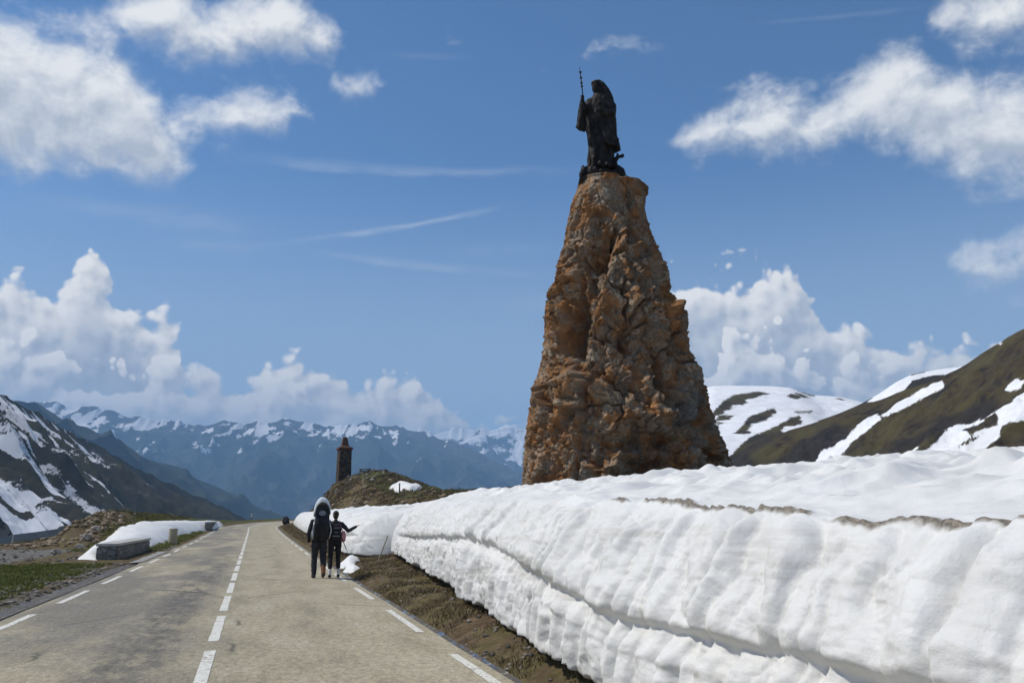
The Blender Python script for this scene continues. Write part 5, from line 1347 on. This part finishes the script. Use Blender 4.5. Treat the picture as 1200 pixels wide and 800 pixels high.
s_, t_ = scatter(90000, 12, 31.5, -9.5, -4.35, 0.7, -0.22, 501)
k = (t_ < -4.55 - 0.25 * pn(v3(s_ * 0.5, 4, 1)) - 0.12 * pn(v3(s_ * 1.7, 4, 1)))
blades('grass', s_[k], t_[k], 0.03, 0.11, 0.007, M['grass'], 0.9)
s_, t_ = scatter(26000, 42, 78, -8.0, -4.1, 0.5, -0.1, 502); blades('grass', s_, t_, 0.05, 0.16, 0.014, M['grass'], 0.8)
s_, t_ = scatter(90000, 4, 34, 2.68, 5.2, 0.9, 0.0, 503, 1.25); blades('dry_grass', s_, t_, 0.02, 0.075, 0.006, M['dry_grass'], 1.6)
s_, t_ = scatter(26000, 30, 100, 2.85, 4.6, 0.7, 0.0, 504); k = np.abs(t_ - bend(s_) - 3.6) < 1; blades('dry_grass', s_[k], t_[k], 0.03, 0.10, 0.012, M['dry_grass'], 1.4)
s_, t_ = scatter(45000, 24, 62, 7.0, 15.5, 0.5, 0.12, 505); blades('grass', s_, t_, 0.05, 0.22, 0.014, M['turf'], 0.9)
s_, t_ = scatter(9000, 27, 34, 8.2, 11.5, 0.6, 0.0, 508); blades('grass', s_, t_, 0.10, 0.36, 0.012, M['turf'], 0.9)
s_, t_ = scatter(60000, 80, 112, 5.5, 17, 0.30, 0.05, 506); blades('dry_grass', s_, t_, 0.06, 0.22, 0.03, M['dry_grass'], 0.8)
s_, t_ = scatter(70000, 44, 84, 6.0, 15, 0.35, 0.0, 509); blades('dry_grass', s_, t_, 0.05, 0.20, 0.022, M['dry_grass'], 0.9)
s_, t_ = scatter(1600, 46, 84, 6.2, 15, 0.4, 0.0, 516); pebbles('gravel', s_, t_, 0.04, 0.26, M['scree'])
s_, t_ = scatter(40000, 50, 110, -13, -6.5, 0.30, 0.02, 507); blades('dry_grass', s_, t_, 0.05, 0.2, 0.025, M['turf'], 0.8)

s_, t_ = scatter(2600, 12, 32, -5.2, -4.15, 1.2, -0.1, 511); pebbles('gravel', s_, t_, 0.012, 0.075, M['pebble'])
s_, t_ = scatter(2600, 5, 34, 2.62, 4.4, 1.2, -0.1, 512, 1.3); pebbles('gravel', s_, t_, 0.008, 0.05, M['pebble'])
s_, t_ = scatter(3000, 30, 58, -16, -6.2, 0.6, 0.0, 513); pebbles('gravel', s_, t_, 0.02, 0.11, M['pebble'])
s_, t_ = scatter(2600, 47, 60, -12, -7.8, 0.5, -0.1, 514); pebbles('gravel', s_, t_, 0.02, 0.20, M['scree'])
s_, t_ = scatter(1800, 82, 108, 5.0, 15, 0.4, 0.05, 515); pebbles('gravel', s_, t_, 0.05, 0.30, M['pebble'])
# ================================================================== WORLD, SUN, CAMERA
SUN_EL, SUN_AZ = R(54), R(-88)         # azimuth from +Y, negative = left of the camera
sdir = Vector((math.sin(SUN_AZ) * math.cos(SUN_EL), math.cos(SUN_AZ) * math.cos(SUN_EL), math.sin(SUN_EL)))
sun = bpy.data.lights.new('sun', 'SUN'); sun.energy = 3.7; sun.angle = R(0.53); sun.color = (1.0, 0.955, 0.88)
so = bpy.data.objects.new('sun', sun); COL.objects.link(so); so.rotation_euler = (-sdir).to_track_quat('-Z', 'Y').to_euler(); so.location = (-60, -10, 90)

w = bpy.data.worlds.new('World'); scene.world = w; w.use_nodes = True
nt = w.node_tree; nt.nodes.clear(); N = NT(nt)
sky = nt.nodes.new('ShaderNodeTexSky'); sky.sky_type = 'NISHITA'; sky.sun_disc = False
sky.sun_elevation = SUN_EL; sky.sun_rotation = SUN_AZ; sky.altitude = 2200; sky.air_density = 1.0; sky.dust_density = 0.3; sky.ozone_density = 3.0
dirv = N.vm('NORMALIZE', N.coord('Generated'))
sep = nt.nodes.new('ShaderNodeSeparateXYZ'); N.put(sep.inputs[0], dirv)
az = N.math('ARCTAN2', sep.outputs[0], sep.outputs[1]); el = N.math('ARCSINE', sep.outputs[2])
cx = nt.nodes.new('ShaderNodeCombineXYZ'); N.put(cx.inputs[0], az); N.put(cx.inputs[1], el)
P0 = cx.outputs[0]

def azel(px, py):
    d = ray(px, py); d = d / np.linalg.norm(d)
    return math.atan2(d[0], d[1]), math.asin(d[2])
AZ0, AZ1, EL0, EL1 = -0.80, 0.80, -0.10, 0.80
un = lambda Np, az_: Np.lin(az_, AZ0, AZ1)
def profile(Np, u, pts):            # (px, y of the centre or top, half height in px) -> a ramp over azimuth
    e = []
    for px, y, h in pts:
        a, e0 = azel(px, y); _, e1 = azel(px, y - 20)
        e.append((min(max((a - AZ0) / (AZ1 - AZ0), 0), 1), ((e0 - EL0) / (EL1 - EL0), h * abs(e1 - e0) / 20 * 4 + 0.2, 0)))
    n = Np.n.new('ShaderNodeValToRGB'); r = n.color_ramp; r.interpolation = 'LINEAR'
    while len(r.elements) < len(e): r.elements.new(0.5)
    for k, (p, c) in enumerate(e): r.elements[k].position = p
    for k, (p, c) in enumerate(e): r.elements[k].color = (*c, 1)
    Np.put(n.inputs[0], u)
    q = Np.n.new('ShaderNodeSeparateColor'); Np.put(q.inputs[0], n.outputs[0])
    return Np.lin(q.outputs[0], 0, 1, EL0, EL1), Np.math('MULTIPLY_ADD', q.outputs[1], 0.25, -0.05)

BACK_L = [(-300, 400), (-150, 370), (-60, 345), (0, 325), (55, 322), (85, 303), (104, 284), (122, 290), (140, 318), (158, 326), (176, 345), (192, 348), (206, 372), (214, 400), (226, 428), (262, 424), (298, 418), (325, 408), (340, 386), (354, 404), (364, 424), (378, 434), (392, 434), (402, 426), (416, 432), (440, 440), (464, 436), (484, 422), (500, 440), (524, 458), (550, 474), (600, 500)]
BACK_R = [(560, 530), (600, 500), (625, 455), (690, 350), (770, 310), (805, 306), (842, 302), (866, 297), (890, 299), (925, 309), (944, 336), (964, 356), (984, 364), (1006, 378), (1024, 390), (1040, 404), (1062, 398), (1092, 390), (1118, 376), (1140, 372), (1158, 388), (1176, 415), (1210, 450), (1400, 480)]
FRONT = [(-300, 440), (-60, 400), (0, 372), (36, 392), (70, 410), (120, 424), (150, 416), (178, 402), (200, 396), (214, 412), (240, 440), (290, 452), (330, 428), (348, 440), (372, 470), (420, 452), (470, 462), (500, 452), (530, 474), (600, 520), (760, 440), (820, 424), (852, 384), (884, 372), (914, 386), (934, 420), (962, 426), (990, 410), (1016, 418), (1060, 436), (1110, 412), (1180, 450)]
SOFT = [[(-300, 110, 90), (0, 100, 84), (60, 115, 84), (120, 128, 78), (180, 168, 46), (222, 192, 22), (244, 196, -12), (262, 196, -40)],
        [(96, 18, -40), (130, 22, -6), (160, 22, 22), (205, 26, 44), (255, 34, 50), (300, 34, 44), (345, 34, 36), (380, 44, 20), (402, 48, -14), (425, 48, -40)],
        [(140, 142, -30), (180, 142, 12), (230, 140, 27), (290, 138, 28), (335, 140, 20), (356, 142, -10), (380, 142, -40)],
        [(372, 100, -30), (395, 100, 4), (420, 99, 12), (448, 98, 2), (470, 98, -30), (500, 46, -30), (522, 44, 3), (545, 46, -4), (575, 46, -34), (664, 70, -34), (700, 66, -7), (735, 60, -7), (765, 60, -34)],
        [(750, 168, -40), (776, 166, -8), (800, 163, 14), (840, 152, 28), (890, 142, 38), (930, 140, 42), (962, 152, 30), (1000, 142, 40), (1050, 128, 62), (1100, 132, 58), (1150, 158, 62), (1300, 160, 70)],
        [(1060, 20, -40), (1092, 16, -8), (1120, 18, 26), (1160, 20, 50), (1250, 10, 70)],
        [(1090, 302, -40), (1114, 302, -8), (1145, 300, 20), (1200, 302, 30), (1300, 300, 40)]]

def group(name, fn):
    g = bpy.data.node_groups.new(name, 'ShaderNodeTree')
    g.interface.new_socket('P', in_out='INPUT', socket_type='NodeSocketVector')
    for k in ('A', 'B'): g.interface.new_socket(k, in_out='OUTPUT', socket_type='NodeSocketFloat')
    gi = g.nodes.new('NodeGroupInput'); go = g.nodes.new('NodeGroupOutput')
    Ng = NT(g)
    for k, o in enumerate(fn(Ng, gi.outputs[0])): g.links.new(o, go.inputs[k])
    return g
def use(g, p):
    n = nt.nodes.new('ShaderNodeGroup'); n.node_tree = g; N.put(n.inputs[0], p); return n.outputs[0], n.outputs[1]
def flat(o):                          # two-dimensional lookups are much cheaper
    n = o.node
    d = 'noise_dimensions' if hasattr(n, 'noise_dimensions') else 'voronoi_dimensions'
    setattr(n, d, '2D'); return o
def xy(Ng, p):
    q = Ng.n.new('ShaderNodeSeparateXYZ'); Ng.put(q.inputs[0], p); return q.outputs[0], q.outputs[1]

def cum_fn(Ng, p):
    wv = flat(Ng.noise(p, 14, 2, 0.5, out='Color'))
    wp = Ng.vm('ADD', p, Ng.vm('MULTIPLY', Ng.vm('SUBTRACT', wv, (0.5, 0.5, 0.5)), (0.026, 0.018, 0.0)))
    v1 = flat(Ng.vor(wp, 21, 'SMOOTH_F1', 2.4, 0.58, smooth=0.45))
    n = flat(Ng.noise(p, 36, 5, 0.62))
    x, y = xy(Ng, wp); u = un(Ng, x)
    puff = Ng.math('ADD', Ng.math('MULTIPLY', Ng.math('SUBTRACT', 0.58, v1), 0.052), Ng.math('MULTIPLY', Ng.math('SUBTRACT', n, 0.5), 0.015))
    puff = Ng.math('MINIMUM', puff, 0.015)
    t1, _ = profile(Ng, u, [(a, b, 0) for a, b in BACK_L]); t2, _ = profile(Ng, u, [(a, b, 0) for a, b in BACK_R]); t3, _ = profile(Ng, u, [(a, b, 0) for a, b in FRONT])
    back = Ng.math('ADD', Ng.math('SUBTRACT', Ng.math('MAXIMUM', t1, t2), y), puff)
    front = Ng.math('ADD', Ng.math('SUBTRACT', t3, y), Ng.math('MULTIPLY', puff, 1.3))
    return back, front
def soft_fn(Ng, p):
    wv = flat(Ng.noise(p, 7, 4, 0.55, out='Color'))
    wp = Ng.vm('ADD', p, Ng.vm('MULTIPLY', Ng.vm('SUBTRACT', wv, (0.5, 0.5, 0.5)), (0.09, 0.06, 0.0)))
    x, y = xy(Ng, wp); u = un(Ng, x); cur = None
    for L in SOFT:
        c, h = profile(Ng, u, L)
        v = Ng.math('SUBTRACT', h, Ng.math('ABSOLUTE', Ng.math('SUBTRACT', y, c)))
        cur = v if cur is None else Ng.math('SMOOTH_MAX', cur, v, 0.012)
    cur = Ng.math('MINIMUM', cur, 0.05)
    n = flat(Ng.noise(Ng.mapping(p, (1, 1.5, 1)), 9, 9, 0.6, 0.3))
    n2 = flat(Ng.noise(Ng.mapping(p, (1, 1.25, 1), loc=(3, 1, 0)), 30, 6, 0.6, 0.2))
    d = Ng.math('ADD', cur, Ng.math('ADD', Ng.math('MULTIPLY', Ng.math('SUBTRACT', n, 0.5), 0.085), Ng.math('MULTIPLY', Ng.math('SUBTRACT', n2, 0.5), 0.044)))
    return d, d
gc, gs = group('cumulus_field', cum_fn), group('soft_cloud_field', soft_fn)
c0, f0 = use(gc, P0); c1, f1_ = use(gc, N.vm('ADD', P0, (-0.008, 0.010, 0)))
s0, _ = use(gs, P0); s1, _ = use(gs, N.vm('ADD', P0, (-0.012, 0.018, 0)))
low = N.ss(el, azel(300, 515)[1], azel(300, 400)[1])          # cumulus bases sink into the haze
isf = N.ss(f0, -0.002, 0.006)
dc = N.math('SUBTRACT', c0, c1); df = N.math('SUBTRACT', f0, f1_)
lit = N.math('ADD', N.math('MULTIPLY', df, isf), N.math('MULTIPLY', dc, N.math('SUBTRACT', 1.0, isf)))
dep = N.math('ADD', N.math('MULTIPLY', f0, isf), N.math('MULTIPLY', c0, N.math('SUBTRACT', 1.0, isf)))   # depth below this puff's crest
lit = N.math('MULTIPLY', lit, N.lin(dep, 0.02, 0.12, 1.0, 0.30))
cb = N.math('ADD', N.math('MULTIPLY', N.lin(lit, -0.014, 0.034), 0.62), N.lin(dep, 0.0, 0.10, 0.40, 0.08))
ccol = N.ramp(cb, [(0.10, (3.4, 3.9, 4.7)), (0.34, (4.9, 5.3, 5.9)), (0.56, (7.2, 7.2, 7.2)), (0.80, (9.4, 9.2, 8.8))])
cm = N.ss(c0, -0.002, 0.014)
smk = N.math('MULTIPLY', N.ss(s0, -0.020, 0.040), 0.95)
sb = N.math('SUBTRACT', N.lin(N.math('SUBTRACT', s0, s1), -0.028, 0.028, 0.1, 1.0), N.lin(s0, 0.02, 0.08, 0.0, 0.22))
scol = N.ramp(sb, [(0.2, (4.8, 5.2, 5.8)), (0.55, (6.9, 7.1, 7.3)), (0.85, (8.9, 8.9, 8.7))])
# thin contrails and veils
def streak(px0, py0, px1, py1, wd, amp, seed):
    a0, e0 = azel(px0, py0); a1, e1 = azel(px1, py1)
    L = math.hypot(a1 - a0, e1 - e0); ang = math.atan2(e1 - e0, a1 - a0)
    m = nt.nodes.new('ShaderNodeMapping'); m.vector_type = 'TEXTURE'; N.put(m.inputs[0], P0)
    m.inputs['Location'].default_value = (a0, e0, 0); m.inputs['Rotation'].default_value = (0, 0, ang); m.inputs['Scale'].default_value = (1, 1, 1)
    sp_ = nt.nodes.new('ShaderNodeSeparateXYZ'); N.put(sp_.inputs[0], m.outputs[0])
    nz = flat(N.noise(N.mapping(m.outputs[0], (7, 30, 1), loc=(seed, seed, 0)), 1, 4, 0.6))
    y = N.math('ABSOLUTE', N.math('ADD', sp_.outputs[1], N.math('MULTIPLY', N.math('SUBTRACT', nz, 0.5), wd * 2.0)))
    f = N.ss(y, wd, 0.0)
    g = N.math('MULTIPLY', N.ss(sp_.outputs[0], -0.02, 0.12), N.ss(sp_.outputs[0], L + 0.02, L - 0.12))
    return N.math('MULTIPLY', N.math('MULTIPLY', f, g), N.math('MULTIPLY', N.ss(nz, 0.25, 0.65), amp))
tot = None
for a in [(300, 288, 610, 238, 0.006, 0.42, 1), (170, 283, 330, 290, 0.012, 0.30, 2), (330, 290, 640, 322, 0.007, 0.24, 3), (260, 182, 680, 200, 0.012, 0.26, 4), (0, 232, 330, 262, 0.02, 0.20, 5), (520, 296, 650, 290, 0.012, 0.30, 6), (430, 62, 560, 66, 0.006, 0.14, 7), (860, 28, 1100, 4, 0.004, 0.12, 8), (560, 352, 800, 356, 0.02, 0.14, 9)]:
    f = streak(*a); tot = f if tot is None else N.math('ADD', tot, f)
skyc = N.mix(1.0, sky.outputs[0], (1.0, 1.0, 1.0), 'MULTIPLY')
SKYMUL = (0.84, 1.10, 1.22)
skyc = N.mix(1.0, sky.outputs[0], SKYMUL, 'MULTIPLY')
veil = N.math('MULTIPLY', N.ss(el, azel(600, 180)[1], azel(600, 500)[1]), 0.70)
skyc = N.mix(veil, skyc, (3.8, 4.7, 5.8))
skyc = N.mix(N.math('MINIMUM', tot, 0.6), skyc, (5.6, 6.2, 6.9))
colr = N.mix(smk, skyc, scol)
colr = N.mix(N.math('MULTIPLY', cm, N.lin(low, 0, 1, 0.95, 1.0)), colr, N.mix(N.lin(low, 0, 1, 0.55, 0.0), ccol, (3.0, 3.5, 4.4)))
bg = nt.nodes.new('ShaderNodeBackground'); N.put(bg.inputs[0], colr); bg.inputs[1].default_value = 0.1
wo = nt.nodes.new('ShaderNodeOutputWorld'); nt.links.new(bg.outputs[0], wo.inputs[0])

# ---- air
def haze_mat():
    m = bpy.data.materials.new('pale_blue_air'); m.use_nodes = True; t = m.node_tree; t.nodes.clear()
    v = t.nodes.new('ShaderNodeVolumePrincipled'); o = t.nodes.new('ShaderNodeOutputMaterial')
    v.inputs['Color'].default_value = (0.34, 0.59, 0.92, 1); v.inputs['Density'].default_value = HAZE; v.inputs['Anisotropy'].default_value = 0.0
    t.links.new(v.outputs[0], o.inputs['Volume']); return m
HAZE = 1.35e-4
zs = [(o.matrix_world @ Vector(c)).z for o in COL.objects if o.type == 'MESH' for c in o.bound_box]
xs = [abs((o.matrix_world @ Vector(c))[i]) for o in COL.objects if o.type == 'MESH' for c in o.bound_box for i in (0, 1)]
zlo, zhi, ex = min(zs) - 1.0, max(zs) + 12, max(xs) + 50
tag(MB().box((0, 0, (zlo + zhi) / 2), (2 * ex, 2 * ex, zhi - zlo)).build('haze', haze_mat()), kind='stuff')

cam = bpy.data.cameras.new('camera'); co_ = bpy.data.objects.new('camera', cam); COL.objects.link(co_)
cam.sensor_fit = 'HORIZONTAL'; cam.sensor_width = 36; cam.lens = F_PX / 1200 * 36; cam.clip_start = 0.1; cam.clip_end = 40000
co_.location = tuple(CAM); co_.rotation_euler = (R(90) + PITCH, 0, 0); scene.camera = co_

scene.view_settings.view_transform = 'Standard'; scene.view_settings.look = 'None'; scene.view_settings.exposure = 0.12; scene.view_settings.gamma = 1.0
scene.view_settings.use_curve_mapping = False
cy = scene.cycles
cy.use_adaptive_sampling = True; cy.adaptive_threshold = 0.02; cy.adaptive_min_samples = 10
w.cycles.sampling_method = 'MANUAL'; w.cycles.sample_map_resolution = 512
cy.use_denoising = True; cy.denoiser = 'OPENIMAGEDENOISE'
cy.max_bounces = 5; cy.diffuse_bounces = 3; cy.glossy_bounces = 2; cy.volume_bounces = 1; cy.transmission_bounces = 2
cy.sample_clamp_indirect = 6; cy.caustics_reflective = False; cy.caustics_refractive = False
